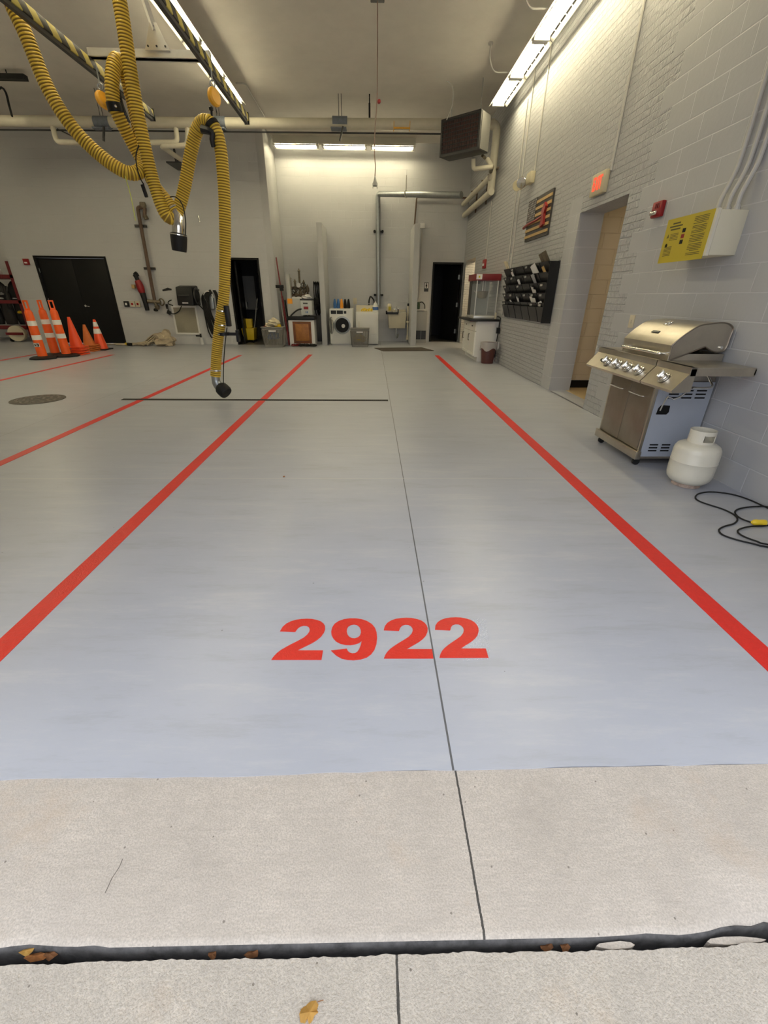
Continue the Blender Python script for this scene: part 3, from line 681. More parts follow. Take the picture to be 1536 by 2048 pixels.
# saddle B
q = OY(429, 258, 6.08)
sd = thing('hose_saddle', 'black saddle holding the top bend of the floor hanging hose', 'saddle', tuple(q), 'black hose saddles')
def saddle(q, r, ang, parent):
    b = MB(); R_ = Matrix.Rotation(ang, 3, 'Y')
    b.tube([q+R_@V((.12*math.cos(a), 0, .10*math.sin(a)-.11)) for a in [math.radians(k) for k in range(155, -41, -15)]], .030, 8, sx=2.2); b.build('curved_shoe', 'black_plastic', parent)
    b = MB(); b.cyl(q+V((0, 0, .0)), q+V((0, 0, .16)), .012, 8); b.torus(q+V((0, 0, .18)), .03, .008, (0, 1, 0)); b.build('hanging_eye', 'black', parent)
b = MB(); b.tube(smooth_path([OY(404, 258, 6.02), OY(418, 262, 6.0), OY(425, 268, 6.0), OY(424, 280, 6.0), OY(427, 294, 6.02)], .02), .03, 8, radf=lambda k: .04-.0016*k); b.build('curved_shoe', 'black_plastic', sd)
clamp_ring(OY(425, 251, 6.08), OY(440, 290, 6.07)-OY(410, 244, 6.1), .076, 'clamp', 'black', sd, .045)
b = MB(); b.cyl(OY(424, 245, 6.08), OY(423, 222, 6.08), .012, 8); b.lathe([(.0, 0), (.022, .01), (.024, .03), (.0, .05)], OY(423, 223, 6.08), 12); b.build('hanging_eye', 'black', sd)
def balancer(px, y0, y1, Y, lab, tilt, zc):
    q0_, q1_ = OY(px, y0, Y), OY(px+6, y1, Y); c_ = (q0_+q1_)/2; h = (q0_-q1_).length
    r = thing('hose_balancer', lab, 'balancer', tuple(c_))
    b = MB(); ax = V((1, -.45, tilt)).normalized(); b.lathe([(.0, -.032), (.068, -.030), (.082, -.012), (.082, .012), (.068, .030), (.0, .032)], c_+V((0, 0, -.012)), 24, ax=ax, sx=1, sy=1)
    b.build('spring_housing', 'orange_yellow', r)
    b = MB(); b.lathe([(.0, -.048), (.05, -.046), (.052, -.036), (.0, -.034)], c_+V((0, 0, -.012)), 18, ax=ax); b.build('side_cap', 'orange_yellow', r)
    b = MB(); b.lathe([(.0, -.054), (.018, -.053), (.018, -.045), (.0, -.045)], c_+V((0, 0, -.012)), 12, ax=ax); b.build('spindle', 'black', r)
    b = MB(); b.torus(c_+V((0, 0, .098)), .026, .007, (0, 1, 0)); b.cyl(c_+V((0, 0, .11)), (c_.x, c_.y, RZ-.03), .007, 8); b.build('hook', 'steel', r)
    b = MB(); b.cyl(c_+V((0, 0, -.09)), (c_.x+.01, c_.y, zc), .003, 6); b.build('cable', 'dark_steel', r)
balancer(425, 172, 210, 6.15, 'orange yellow spring balancer over the hose that reaches the floor', .1, OY(424, 222, 6.08).z)
balancer(203, 178, 217, 6.15, 'orange yellow spring balancer hanging left of the looped hose', .35, OY(230, 200, 6.08).z+.05)
# hose A
HA = [(2, -60, 5.8), (22, 5, 5.8), (52, 70, 5.8), (95, 175, 5.82), (140, 248, 5.85), (188, 300, 5.9), (232, 334, 5.93), (262, 347, 5.98), (283, 338, 6.08), (285, 305, 6.2), (272, 235, 6.3), (258, 175, 6.3), (248, 134, 6.25), (234, 120, 6.18), (227, 136, 6.12), (224, 170, 6.08), (228, 210, 6.08), (243, 245, 6.12), (262, 282, 6.18), (284, 322, 6.22), (310, 372, 6.2), (334, 402, 6.15), (350, 425, 6.12)]
ha = thing('exhaust_hose', 'yellow ribbed exhaust hose looping at the left, ending in a hanging chrome and black nozzle', 'hose', tuple(OY(358, 500, 6.1)))
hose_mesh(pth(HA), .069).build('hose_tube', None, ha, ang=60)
P = [OY(350, 421, 6.12), OY(355, 438, 6.11), OY(357, 452, 6.1), OY(357, 466, 6.1)]
b = MB(); b.tube(smooth_path(P, .02), .06, 20, radf=lambda k: .054+.0022*min(k, 8)); b.build('nozzle_neck', 'chrome', ha)
b = MB(); n0, n1 = OY(357, 466, 6.1), OY(359, 506, 6.1); b.lathe([(.07, 0), (.092, .01), (.094, .05), (.086, .15), (.080, .188), (.072, .19), (.07, .05), (.0, .04)], n0, 24, ax=n1-n0); b.build('nozzle_cup', 'rubber', ha)
clamp_ring(OY(357, 470, 6.1), n1-n0, .097, 'band', 'chrome', ha, .012); clamp_ring(OY(347, 416, 6.13), V((.1, 0, -.2)), .073, 'band', 'chrome', ha, .014)
b = MB(); b.tube(smooth_path([OY(340, 394, 6.02), OY(352, 394, 6.0), OY(365, 410, 5.99), OY(371, 440, 5.99), OY(371, 470, 5.99)], .03), .006, 6); b.build('control_cable', 'rubber', ha)
b = MB(); b.tube(smooth_path([OY(278, 290, 5.98), OY(272, 310, 5.96), OY(274, 335, 5.94), OY(282, 360, 5.96), OY(287, 368, 6.0), OY(289, 384, 6.0)], .03), .007, 6); b.build('control_cable', 'rubber', ha)
q = OY(289, 382, 6.0); b = MB(); b.obox(q, (.035, .03, .12), Matrix.Rotation(-.18, 3, 'Y'), bev=.006); b.build('control_handle', 'black_plastic', ha)
b = MB(); b.tube(smooth_path([OY(250, 352, 5.9), OY(258, 378, 5.9), OY(265, 408, 5.9), OY(271, 441, 5.9)], .05), .0045, 6); b.build('pull_cord', pm('yellow_green_cord', (.55, .60, .12), .6), ha)
sd2 = thing('hose_saddle', 'black saddle clamped on the looped left hose below its balancer', 'saddle', tuple(OY(231, 214, 6.08)), 'black hose saddles')
b = MB(); b.tube(smooth_path([OY(236, 180, 6.15), OY(242, 205, 6.14), OY(250, 228, 6.14), OY(258, 246, 6.16)], .02), .022, 8); b.build('curved_shoe', 'black_plastic', sd2)
clamp_ring(OY(230, 215, 6.08), OY(236, 232, 6.1)-OY(226, 196, 6.08), .077, 'clamp', 'black', sd2, .075)
b = MB(); q = OY(232, 213, 5.99); b.lathe([(.012, 0), (.012, .012), (.0, .016)], q, 8, ax=(0, -1, 0)); b.build('rivet', 'chrome', sd2)

# unit heater
hl, hr = OY(881, 0, 11.75), OY(958, 0, 11.15)
Lf, Rf = V((OY(882, 279, 11.75).x, 11.75, 0)), V((OY(960, 271, 11.1).x, 11.1, 0))
zt_, zb_ = OY(881, 240, 11.75).z, OY(881, 316, 11.75).z
wd = Rf-Lf; wn = wd.normalized(); nn = V((wn.y, -wn.x, 0))
ang = math.atan2(wn.y, wn.x); cc_ = (Lf+Rf)/2; zc = (zt_+zb_)/2; hh = zt_-zb_
ht = thing('unit_heater', 'large dark unit heater with grille hanging under the ceiling at the right', 'heater', (cc_.x, cc_.y, zb_))
b = MB(); b.obox(V((cc_.x, cc_.y, zc))-nn*.18, (wd.length, .36, hh), ang, bev=.01); b.build('casing', pm('dark_grey_casing', (.06, .058, .055), .5, .3), ht)
b = MB()
W = wd.length
for sx_, sz_, ww, h2 in ((0, hh/2-.02, W, .04), (0, -hh/2+.02, W, .04), (-W/2+.02, 0, .04, hh), (W/2-.02, 0, .04, hh)):
    b.obox(V((cc_.x, cc_.y, zc+sz_))+wn*sx_+nn*.012, (ww, .024, h2), ang)
b.build('front_frame', 'dark_steel', ht)
b = MB(); b.obox(V((cc_.x, cc_.y, zc))+nn*.002, (W-.08, .006, hh-.08), ang); b.build('coil', pm('dark_red_coil', (.05, .016, .014), .6, var=.5, vs=12), ht)
b = MB()
for k in range(9): b.obox(V((cc_.x, cc_.y, zb_+.05+(hh-.1)*k/8))+nn*.015, (W-.06, .02, .012), Matrix.Rotation(ang, 3, 'Z')@Matrix.Rotation(.5, 3, 'X'))
for k in range(1, 16): b.obox(V((cc_.x, cc_.y, zc))+wn*(-W/2+W*k/16)+nn*.008, (.008, .012, hh-.06), ang)
b.build('grille', 'dark_steel', ht)
b = MB(); b.obox(V((cc_.x, cc_.y, zc))-nn*.18+wn*(W/2+.006), (.01, .33, hh-.04), ang); b.build('side_panel', pm('heater_side_grey', (.13, .125, .115), .5), ht)
for s_ in (-.35, .35):
    b = MB(); b.cyl(V((cc_.x, cc_.y, zt_-.01))+wn*s_-nn*.15, V((cc_.x, cc_.y, CEIL))+wn*s_-nn*.15, .007, 6); b.build('hanger_rod', 'steel', ht)
q = OY(905, 230, 11.5); b = MB(); b.tube(smooth_path([OY(893, 240, 11.55), OY(901, 222, 11.5), OY(906, 200, 11.5), OY(904, 172, 11.5), OY(890, 160, 11.5), OY(862, 154, 11.5), OY(848, 143, 11.6)], .05), .011, 8); b.build('power_cable', 'conduit', ht)
b = MB(); b.tube(zig([OY(947, 318, 11.6), OY(947, 338, 11.6), OY(984, 334, 11.75), OY(975, 318, 11.9)], .05), .045, 12); b.build('feed_pipe', 'cream', ht)
b = MB(); b.cyl(OY(984, 334, 11.75), V((2.70, 12.1, OY(984, 334, 11.75).z)), .045, 12); b.cyl(OY(970, 316, 11.6), OY(965, 311, 11.5), .03, 10); b.build('valve', 'bronze', ht)

# pendant plug cord
q = OY(755, 2, 8.65); pc = thing('pendant_cord', 'thin cord with red tag and grey plug hanging from a ceiling reel in the middle', 'cord', (q.x, 8.65, 5.0))
b = MB(); b.box(q.x-.10, q.x+.10, 8.55, 8.75, 5.09, CEIL, bev=.01); b.build('reel_box', 'black_plastic', pc)
b = MB(); b.tube(smooth_path([OY(755, 2, 8.65), OY(755, 100, 8.65), OY(754, 198, 8.65), OY(750, 260, 8.65), OY(749, 310, 8.65), OY(751, 330, 8.65), OY(750, 352, 8.65)], .1), .0075, 8); b.build('cable', pm('brown_cable', (.20, .13, .10), .6), pc)
q = OY(758, 203, 8.63); b = MB(); b.lathe([(.0, -.035), (.022, -.022), (.028, 0), (.022, .022), (.0, .035)], q, 14, ax=(.3, -1, .1)); b.build('cord_stop', 'red', pc)
q = OY(750, 364, 8.65); b = MB(); b.lathe([(.04, -.055), (.042, -.02), (.03, .0), (.012, .06), (.008, .075)], q, 14); b.cyl(q+V((-.03, 0, -.05)), q+V((-.035, 0, -.085)), .008, 6); b.cyl(q+V((.03, 0, -.05)), q+V((.035, 0, -.085)), .008, 6); b.build('plug', 'grey_plastic', pc)

# cable whips from ceiling to the right light row, conduit and rods on the ceiling
for lab, y in (('curved grey cable whip feeding the right light row near the top edge', 8.15), ('curved grey cable whip feeding the right light row above the heater side', 10.0)):
    b = MB(); b.tube(smooth_path([(2.02, y, CEIL), (2.03, y-.02, 4.98), (2.13, y, 4.84), (2.30, y, 4.83), (2.43, y, 4.84)], .03), .011, 8); b.lathe([(.04, 0), (.04, .03), (.0, .03)], (2.02, y, CEIL-.03), 12)
    tag(b.build('cable_whip', 'conduit'), lab, 'cable', 'cable whips to the right light row')
b = MB(); b.tube(smooth_path([OZ(472, 167, 5.17), OZ(490, 168, 5.17), OZ(500, 185, 5.17), OZ(530, 235, 5.17)], .05), .014, 8); tag(b.build('conduit', 'conduit'), 'thin grey conduit bending along the ceiling right of the left light row', 'conduit')
b = MB(); q = OZ(15, 153, 5.1); b.box(q.x-1.0, q.x+.35, q.y-.06, q.y+.06, 5.05, 5.13); b.cyl((q.x, q.y, 5.13), (q.x, q.y, CEIL), .01); tag(b.build('door_track', 'black'), 'short dark track bar below the ceiling at the left edge', 'rail')
b = MB(); b.tube(smooth_path([OY(-20, 200, 11.5), OY(-6, 182, 11.5), OY(3, 175, 11.5), OY(12, 186, 11.5), OY(18, 210, 11.5), OY(24, 232, 11.9)], .05), .02, 8); tag(b.build('air_hose', 'rubber'), 'black bent air hose above the cream pipe at the left edge', 'hose')

# ================================================================== ON THE RIGHT WALL
def cond(lab, pts, r=.012, mat='conduit'):
    b = MB(); b.tube(pts, r, 8); return tag(b.build('conduit', mat), lab, 'conduit', 'conduits on the brick wall')
XW = XR-.013
cond('painted conduit rising from the exit sign to the ceiling', [(XW, 6.36, 2.72), (XW, 6.36, CEIL)], .014)
cond('painted conduit rising from the emergency light', [(XW, 9.37, 3.35), (XW, 9.37, CEIL)])
cond('painted conduit at the far end of the mail rack, left one of a pair', [(XW, 10.36, 1.0), (XW, 10.36, 4.6)])
cond('painted conduit at the far end of the mail rack, right one of a pair', [(XW, 10.12, 1.0), (XW, 10.12, CEIL)])
cond('painted conduit down to the red pull station above the popcorn machine', [(XW, 12.42, 2.16), (XW, 12.42, 3.4)], .014)
for i, (lab, yy) in enumerate((('farthest of three steel conduits curving up from the yellow panel', 4.13), ('middle of three steel conduits curving up from the yellow panel', 4.02), ('nearest of three steel conduits curving up from the yellow panel', 3.92))):
    dx = -.05+.0*i
    P = smooth_path([(2.80, yy, 1.97), (2.80, yy, 2.06), (2.83, yy+.0, 2.16), (2.857, yy, 2.27), (2.857, yy-.01, 2.45)], .03)+[V((2.857, yy-.01, CEIL))]
    b = MB(); b.tube(P, .0165, 10); b.cyl((2.80, yy, 1.965), (2.80, yy, 2.0), .024, 10); tag(b.build('conduit', 'conduit'), lab, 'conduit', 'three conduits above the yellow panel')
# exit sign
r = thing('exit_sign', 'lit red EXIT sign on the wall above the side doorway', 'sign', (XR, 6.57, 2.50))
b = MB(); b.box(XR-.055, XR, 6.39, 6.76, 2.515, 2.745, bev=.008); b.build('sign_box', 'exit_box', r)
text_mesh('EXIT', .20, (XR-.0575, 6.575, 2.628), (0, -1, 0), (0, 0, 1), 'lettering', 'exit_face', r, bold=.004, sx=.60)
# emergency light
r = thing('emergency_light', 'cream twin head emergency light on the brick wall above the flag plaque', 'light fixture', (XR, 9.5, 3.25))
b = MB(); b.box(XR-.09, XR, 9.33, 9.56, 3.17, 3.34, bev=.01); b.build('battery_box', 'exit_box', r)
for y, mt in ((9.68, 'chrome'), (9.93, 'exit_box')):
    b = MB(); b.lathe([(.035, -.06), (.07, -.02), (.088, .05), (.08, .055), (.0, .04)], (XR-.12, y, 3.24), 18, ax=(-.55, -.8, -.25)); b.build('lamp_head', mt, r)
b = MB(); b.cyl((XR-.05, 9.5, 3.2), (XR-.05, 9.98, 3.2), .02); b.build('arm', 'exit_box', r)
# flag plaque
r = thing('flag_plaque', 'wooden American flag plaque with a red axe across it on the brick wall', 'plaque', (XR, 8.76, 2.25))
y0, y1, z0, z1 = 8.20, 9.36, 2.27, 2.89
b = MB(); b.box(XR-.03, XR-.002, y0, y1, z0, z1); b.build('backing_board', 'dark_wood', r)
b = MB(); n = 13; hz = (z1-z0)/n
for k in range(1, n, 2):
    zz = z1-hz*(k+1); ye = 8.92 if k < 7 else y1
    b.box(XR-.042, XR-.03, y0+.0, ye, zz, zz+hz*.86)
b.build('tan_stripes', 'tan_wood', r)
b = MB(); b.box(XR-.04, XR-.03, 8.92, y1, z1-7*hz, z1); ct = b.build('canton', 'dark_wood', r)
b = MB()
for i in range(9):
    for j in range(6 if i % 2 == 0 else 5):
        yy = y1-.035-.072*j-(.036 if i % 2 else 0); zz = z1-.025-.034*i; R_ = .013; st = []
        for k in range(10):
            a = PI/2+k*PI/5; q_ = R_ if k % 2 == 0 else R_*.42; st.append((XR-.042, yy+q_*math.cos(a), zz+q_*math.sin(a)))
        b.prism(st, (.003, 0, 0))
b.build('stars', 'paper', ct)
ax_ = thing('axe', '', ''); del ax_['label']; del ax_['category']
bpy.data.objects.remove(ax_)
b = MB(); b.tube([(XR-.065, 8.42, 2.555), (XR-.062, 8.8, 2.535), (XR-.06, 9.2, 2.53), (XR-.06, 9.42, 2.50)], .019, 8, radf=lambda k: (.018, .017, .019, .025)[k]); b.build('axe_handle', 'red', r)
b = MB(); b.prism([(XR-.08, 8.35, 2.43), (XR-.08, 8.49, 2.40), (XR-.08, 8.47, 2.56), (XR-.08, 8.50, 2.64), (XR-.08, 8.40, 2.74), (XR-.08, 8.33, 2.68), (XR-.08, 8.38, 2.58)], (.04, 0, 0)); b.build('axe_head', 'red', r)
# fire alarm strobe
r = thing('fire_alarm', 'red fire alarm horn strobe on the block wall right of the doorway', 'alarm', (XR, 5.12, 2.14))
b = MB(); b.box(XR-.045, XR, 5.03, 5.19, 2.08, 2.215, bev=.010); b.build('alarm_body', 'red', r)
b = MB(); b.box(XR-.075, XR-.045, 5.065, 5.165, 2.10, 2.135, bev=.010); b.build('strobe_lens', 'chrome', r)
b = MB()
for k in range(3): b.box(XR-.050, XR-.044, 5.06+.03*k, 5.075+.03*k, 2.155, 2.195)
b.build('horn_slots', 'maroon', r)
# far pull station
r = thing('pull_station', 'small red fire pull station above the popcorn machine', 'alarm', (XR, 12.45, 2.12))
b = MB(); b.box(XR-.05, XR, 12.38, 12.62, 2.0, 2.2, bev=.006); b.build('station_body', 'red', r)
b = MB(); b.box(XR-.06, XR-.05, 12.42, 12.58, 2.06, 2.11); b.build('pull_bar', 'paper', r)
# yellow electrical panel
r = thing('electrical_box', 'cream metal box with a yellow instruction plate, fed by three conduits', 'electrical box', (2.78, 4.2, 1.65))
b = MB(); b.box(2.665, XR, 3.885, 4.46, 1.665, 1.965, bev=.004); b.build('enclosure', pm('cream_enclosure', (.70, .66, .52), .45), r)
b = MB(); b.box(2.640, 2.662, 3.885, 4.47, 1.66, 1.975); b.build('cover', pm('cream_cover', (.72, .69, .58), .45), r)
b = MB(); b.box(2.634, 2.640, 3.915, 4.50, 1.64, 1.975); pl = b.build('yellow_plate', 'sign_yellow', r)
b = MB(); X_ = 2.6325
def bar(ya, yb, za, h, mat='black'): b.box(X_, X_+.002, min(ya, yb), max(ya, yb), za, za+h, mat)
M['print'] = pm('dark_print', (.10, .085, .02), .6)
for k, wv in enumerate((.10, .17, .13)): bar(4.36-wv/2, 4.36+wv/2, 1.930-.022*k, .011, 'print')
for k in range(5): bar(4.30, 4.41, 1.855-.011*k, .004, 'print')
for k in range(7): bar(4.35, 4.455, 1.76-.011*k, .004, 'print')
for k, c_ in enumerate(('black', 'red', 'black')): bar(4.215, 4.255, 1.855-.042*k, .03, c_)
rng = random.Random(3); zz = 1.945
for k in range(22):
    bar(3.96+.02*(k % 5 == 4), 4.13-rng.uniform(0, .05)*(k % 4 == 3), zz, .0045, 'print'); zz -= .0115+.006*(k % 5 == 4)
b.lathe([(.016, 0), (.016, .002), (.011, .002), (.011, 0)], (X_+.001, 4.435, 1.775), 14, 'print', ax=(-1, 0, 0))
b.prism([(X_, 4.43, 1.835), (X_, 4.455, 1.83), (X_, 4.442, 1.862)], (.002, 0, 0), 'print')
b.build('printed_text', None, pl, smooth=False)
# light switch and a side outlet
r = thing('light_switch', 'cream light switch plate on the block wall above the grill lid', 'switch', (XR, 5.72, 1.2))
q = OX(1264, 643, XR); r.location = q
b = MB(); b.box(XR-.008, XR, q.y-.05, q.y+.05, q.z-.065, q.z+.065, bev=.002); b.build('plate', 'beige', r)
b = MB(); b.box(XR-.02, XR-.008, q.y-.010, q.y+.010, q.z-.018, q.z+.018); b.build('toggle', 'beige', r)
# mail rack
r = thing('mail_rack', 'black wall rack of six rows of sloped file pockets holding papers', 'file rack', (XR, 8.8, 1.0))
y0, y1, z0, z1 = 7.50, 10.02, .98, 1.86
b = MB(); b.box(XR-.012, XR, y0, y1, z0, z1); b.box(XR-.16, XR-.012, y0-.012, y0, z0, z1-.02); b.build('back_board', 'rack_black', r)
rng = random.Random(5); nc, nr = 6, 6; cw = (y1-y0)/nc; ch = .145
papers = []
for i in range(nr):
    zb = z0+i*ch
    for j in range(nc):
        ya = y0+j*cw+.014; yb_ = ya+cw-.03; hh_ = .235 if i == 0 else .15
        b = MB(); i0 = b.mi(None)
        # open topped sloped pocket: front sheet, two cheeks, bottom
        fx0, fx1 = XR-.045-.010*i, XR-.13-.010*i
        b.hull8([(fx0-.006, ya, zb), (fx0, ya, zb), (fx0, yb_, zb), (fx0-.006, yb_, zb), (fx1-.006, ya, zb+hh_), (fx1, ya, zb+hh_), (fx1, yb_, zb+hh_), (fx1-.006, yb_, zb+hh_)])
        for yy in (ya, yb_-.005): b.prism([(fx0, yy, zb), (XR-.012, yy, zb), (XR-.012, yy, zb+hh_), (fx1, yy, zb+hh_)], (0, .005, 0))
        b.hull8([(fx0, ya, zb), (XR-.012, ya, zb), (XR-.012, yb_, zb), (fx0, yb_, zb), (fx0, ya, zb+.005), (XR-.012, ya, zb+.005), (XR-.012, yb_, zb+.005), (fx0, yb_, zb+.005)])
        b.build('pocket', 'rack_black', r)
        b = MB(); b.box(fx1-.010, fx1-.006, (ya+yb_)/2-.05, (ya+yb_)/2+.05, zb+hh_-.05, zb+hh_-.02); 
        if rng.random() < .55: b.build('name_tag', 'grey_plastic', r)
        else: b.bm.free()
        papers.append((i, j, ya, yb_, zb, hh_, fx1))
b = None
SP = {(1, 3): 'folded white sheet sticking out of the fourth pocket of the second lowest row', (3, 3): 'white sheet in the middle of the mail rack', (2, 1): 'white wide envelope in the second column of the mail rack', (1, 1): 'white envelope low in the second column of the mail rack', (4, 4): 'small white slip leaning in the far side of the mail rack', (4, 1): 'white letters bundled in the upper near part of the mail rack', (3, 1): 'grey bent magazine in the near part of the mail rack', (5, 0): 'dark covered folder standing out of the top near corner of the mail rack', (5, 5): 'pale yellow rag of paper at the top far corner of the mail rack', (0, 4): 'white card in the bottom row, second column from the far end', (0, 0): 'small white note in the lowest near pocket', (4, 0): 'tan envelope near the top near corner of the mail rack'}
for (i, j, ya, yb_, zb, hh_, fx1) in papers:
    # columns counted from the near end
    if (i, j) in SP:
        yc = (ya+yb_)/2; tw = rng.uniform(-.35, .35); mt = {'(4, 0)': 'tan_wood', '(5, 5)': 'cloth_cream', '(5, 0)': 'bronze', '(3, 1)': 'grey_plastic'}.get(str((i, j)), 'paper')
        R_ = Matrix.Rotation(tw, 3, 'X')@Matrix.Rotation(-.5, 3, 'Y'); b = MB(); s_ = 1.6 if (i, j) in ((4, 1), (5, 0), (5, 5), (3, 1)) else 1
        wv = {(2, 1): .26, (1, 1): .28, (5, 0): .30, (5, 5): .22, (4, 1): .24}.get((i, j), .11)
        cpt = V((fx1+.022, yc, zb+hh_+.012*s_)); hgt = .16*s_
        n_ = 6; top = []; bot = []
        for k in range(n_+1):
            f = k/n_-.5; wave = .012*math.sin(k*1.9+i)*s_
            top.append(cpt+R_@V((wave, f*wv, hgt/2))); bot.append(cpt+R_@V((wave*.3, f*wv, -hgt/2)))
        i0 = b.mi(None)
        for sgn in (0, .003):
            vt = [b.bm.verts.new(p+V((sgn, 0, 0))) for p in top]; vb = [b.bm.verts.new(p+V((sgn, 0, 0))) for p in bot]
            for k in range(n_): b.face([vb[k], vb[k+1], vt[k+1], vt[k]])
        tag(b.build('paper_sheet', mt), SP[(i, j)], 'paper', 'papers in the mail rack')

# ================================================================== GRILL, PROPANE TANK, CORD
g_ = thing('gas_grill', 'stainless gas grill with closed lid and side shelves against the block wall', 'grill', (2.6, 3.95, 0))
y0, y1 = 3.60, 4.33; xf, xb_ = 2.37, 2.855
b = MB(); b.box(xf+.02, xb_, y0, y0+.015, .085, .735, 'galv_panel'); b.build('side_panel', None, g_)
b = MB(); b.box(xf+.02, xb_, y1-.015, y1, .085, .735, 'galv_panel'); b.build('side_panel', None, g_)
b = MB(); b.box(xb_-.012, xb_, y0+.015, y1-.015, .085, .735); b.build('back_panel', 'galv_panel', g_)
b = MB(); b.box(xf, xb_, y0, y1, .065, .085); b.box(xf-.028, xf+.02, y0-.02, y1+.02, .062, .135, bev=.004); b.build('bottom_rail', 'stainless', g_)
b = MB(); b.box(xf+.0, xf+.022, y0, y0+.022, .085, .735); b.build('corner_post', 'stainless', g_)
b = MB(); b.box(xf, xf+.022, y1-.022, y1, .085, .735); b.build('corner_post', 'stainless', g_)
ym = (y0+y1)/2
for a, c in ((y0+.024, ym-.003), (ym+.003, y1-.024)):
    b = MB(); b.box(xf-.004, xf+.014, a, c, .14, .73, bev=.002); dr = b.build('cabinet_door', 'stainless_dark', g_)
    b = MB(); a2, c2 = a+.06, c-.05; b.tube(zig([(xf-.004, a2, .60), (xf-.045, a2, .60), (xf-.045, c2, .60), (xf-.004, c2, .60)], .015), .0065, 8); b.build('door_handle', 'chrome', dr)
# slots in the side panel as raised dark louvres and the hand hole
b = MB()
for zz in (.60, .63, .66):
    for k in range(3): b.box(2.49+.115*k, 2.575+.115*k, y0-.003, y0, zz, zz+.012)
b.build('vent_slots', 'black', g_, smooth=False); b = MB()
for zz in (.135, .162, .189):
    for k in range(2): b.box(2.455+.11*k, 2.53+.11*k, y0-.003, y0, zz, zz+.012)
b.build('vent_slots', 'black', g_, smooth=False)
b = MB(); b.prism([(2.43, y0-.003, .465), (2.52, y0-.003, .465), (2.535, y0-.003, .485), (2.53, y0-.003, .54), (2.455, y0-.003, .545), (2.435, y0-.003, .52)], (0, .003, 0)); b.build('hand_hole', 'black', g_)
# firebox
b = MB(); b.box(xf+.03, xb_, y0+.01, y1-.01, .735, .955, bev=.004); b.build('firebox', 'stainless', g_)
b = MB(); b.tube(smooth_path([(2.60, y0-.01, .70), (2.62, y0-.03, .68), (2.58, y0-.035, .63), (2.52, y0-.03, .60), (2.47, y0-.03, .62), (2.455, y0-.02, .56), (2.45, y0-.01, .50)], .02), .006, 6); b.tube(smooth_path([(2.45, 3.3, .745), (2.55, 3.33, .735), (2.68, 3.4, .735), (2.73, 3.5, .76), (2.73, 3.58, .82)], .02), .009, 8, 'chrome'); b.build('gas_hose', 'black', g_)
# shelves and control panel as one long front
ZS = .905
for nm, a, c in (('side_shelf', 3.20, y0+.01), ('side_shelf', y1-.01, 4.62)):
    b = MB(); b.box(2.33, 2.815, a, c, ZS-.012, ZS, bev=.004); b.box(2.33, 2.815, a if a < 3.5 else c-.01, (a if a < 3.5 else c-.01)+.01, ZS-.06, ZS-.01); b.box(2.805, 2.815, a, c, ZS-.05, ZS-.01); b.build(nm, 'stainless', g_)
for a, c in ((3.20, 3.615), (3.625, 4.62)):
    b = MB(); b.prism([(2.325, a, ZS), (2.325, a, ZS-.045), (2.225, a, ZS-.165), (2.235, a, ZS-.185), (2.37, a, ZS-.175), (2.37, a, ZS)], (0, c-a, 0)); b.build('control_panel', 'stainless', g_)
pn = V((-.768, 0, .64)).normalized()
for yk in (3.40, 3.75, 3.93, 4.11, 4.29):
    pc_ = V((2.275, yk, ZS-.105))+V((-.77, 0, .64))*.004
    b = MB(); b.lathe([(.047, 0), (.047, .007), (.041, .012), (.0, .012)], pc_, 24, ax=pn); kn = b.build('knob', 'chrome', g_)
    b = MB(); b.lathe([(.034, .008), (.034, .020), (.030, .022), (.032, .040), (.028, .046), (.0, .046)], pc_, 20, ax=pn); R_ = V((0, 0, 1)).rotation_difference(pn).to_matrix(); b.obox(pc_+pn*.049, (.060, .014, .016), R_, bev=.003); b.build('knob_grip', 'chrome', kn)
b = MB(); q = V((2.275, 4.40, ZS-.105)); b.cyl(q, q+pn*.02, .014, 12); b.build('igniter_button', 'black', g_)
# lid: side profile swept along y
LP = [(1349.7, 691), (1362, 680), (1380, 666.5), (1404.8, 651.8), (1429, 647.4), (1450, 645.5), (1463.5, 648), (1472, 656.7), (1466, 673.8), (1456, 698), (1441, 704), (1427, 700.8), (1416, 693.4), (1343.6, 721.6)]
prof = []
for px, py in LP:
    q = OY(px, py, 3.605); prof.append((min(2.865, 2.40+(q.x-2.425)*1.0), q.z))
cur = smooth_path([(x, 0, z) for x, z in prof[1:-1]], .012); prof = [prof[0]]+[(p.x, p.z) for p in cur]+[prof[-1]]
N_ = len(prof); prof_i = lambda k: prof[int(k*(N_-1)/13)]
yl0, yl1 = 3.605, 4.325
b = MB(); b.prism([(x, yl0, z) for x, z in prof], (0, yl1-yl0, 0)); ld_ = b.build('lid', 'stainless', g_, ang=30)
b = MB(); P = [V((x, yl0-.002, z)) for x, z in prof]; b.tube(P+[P[0]], .006, 6, caps=False); b.build('lid_seam', 'stainless_dark', ld_)
zf = (prof[0][1]+prof[-1][1])/2-.01; print('LID', prof[0], prof[-1], prof[5]); xf2 = prof[-1][0]
b = MB(); b.tube(zig([(xf2+.01, yl0+.07, zf), (xf2-.055, yl0+.07, zf), (xf2-.055, yl1-.07, zf), (xf2+.01, yl1-.07, zf)], .02), .013, 12); b.build('lid_handle', 'chrome', ld_)
pa = OY(1349.7, 691, 3.605); top_pts = [p for p in prof if p[0] < 2.62 and p[1] > 1.04 and p is not prof[0]]; pa = min(top_pts, key=lambda p: abs(p[0]-2.56)); pb = min(top_pts, key=lambda p: abs(p[0]-2.47)); sl2 = math.atan2(pa[1]-pb[1], pa[0]-pb[0])
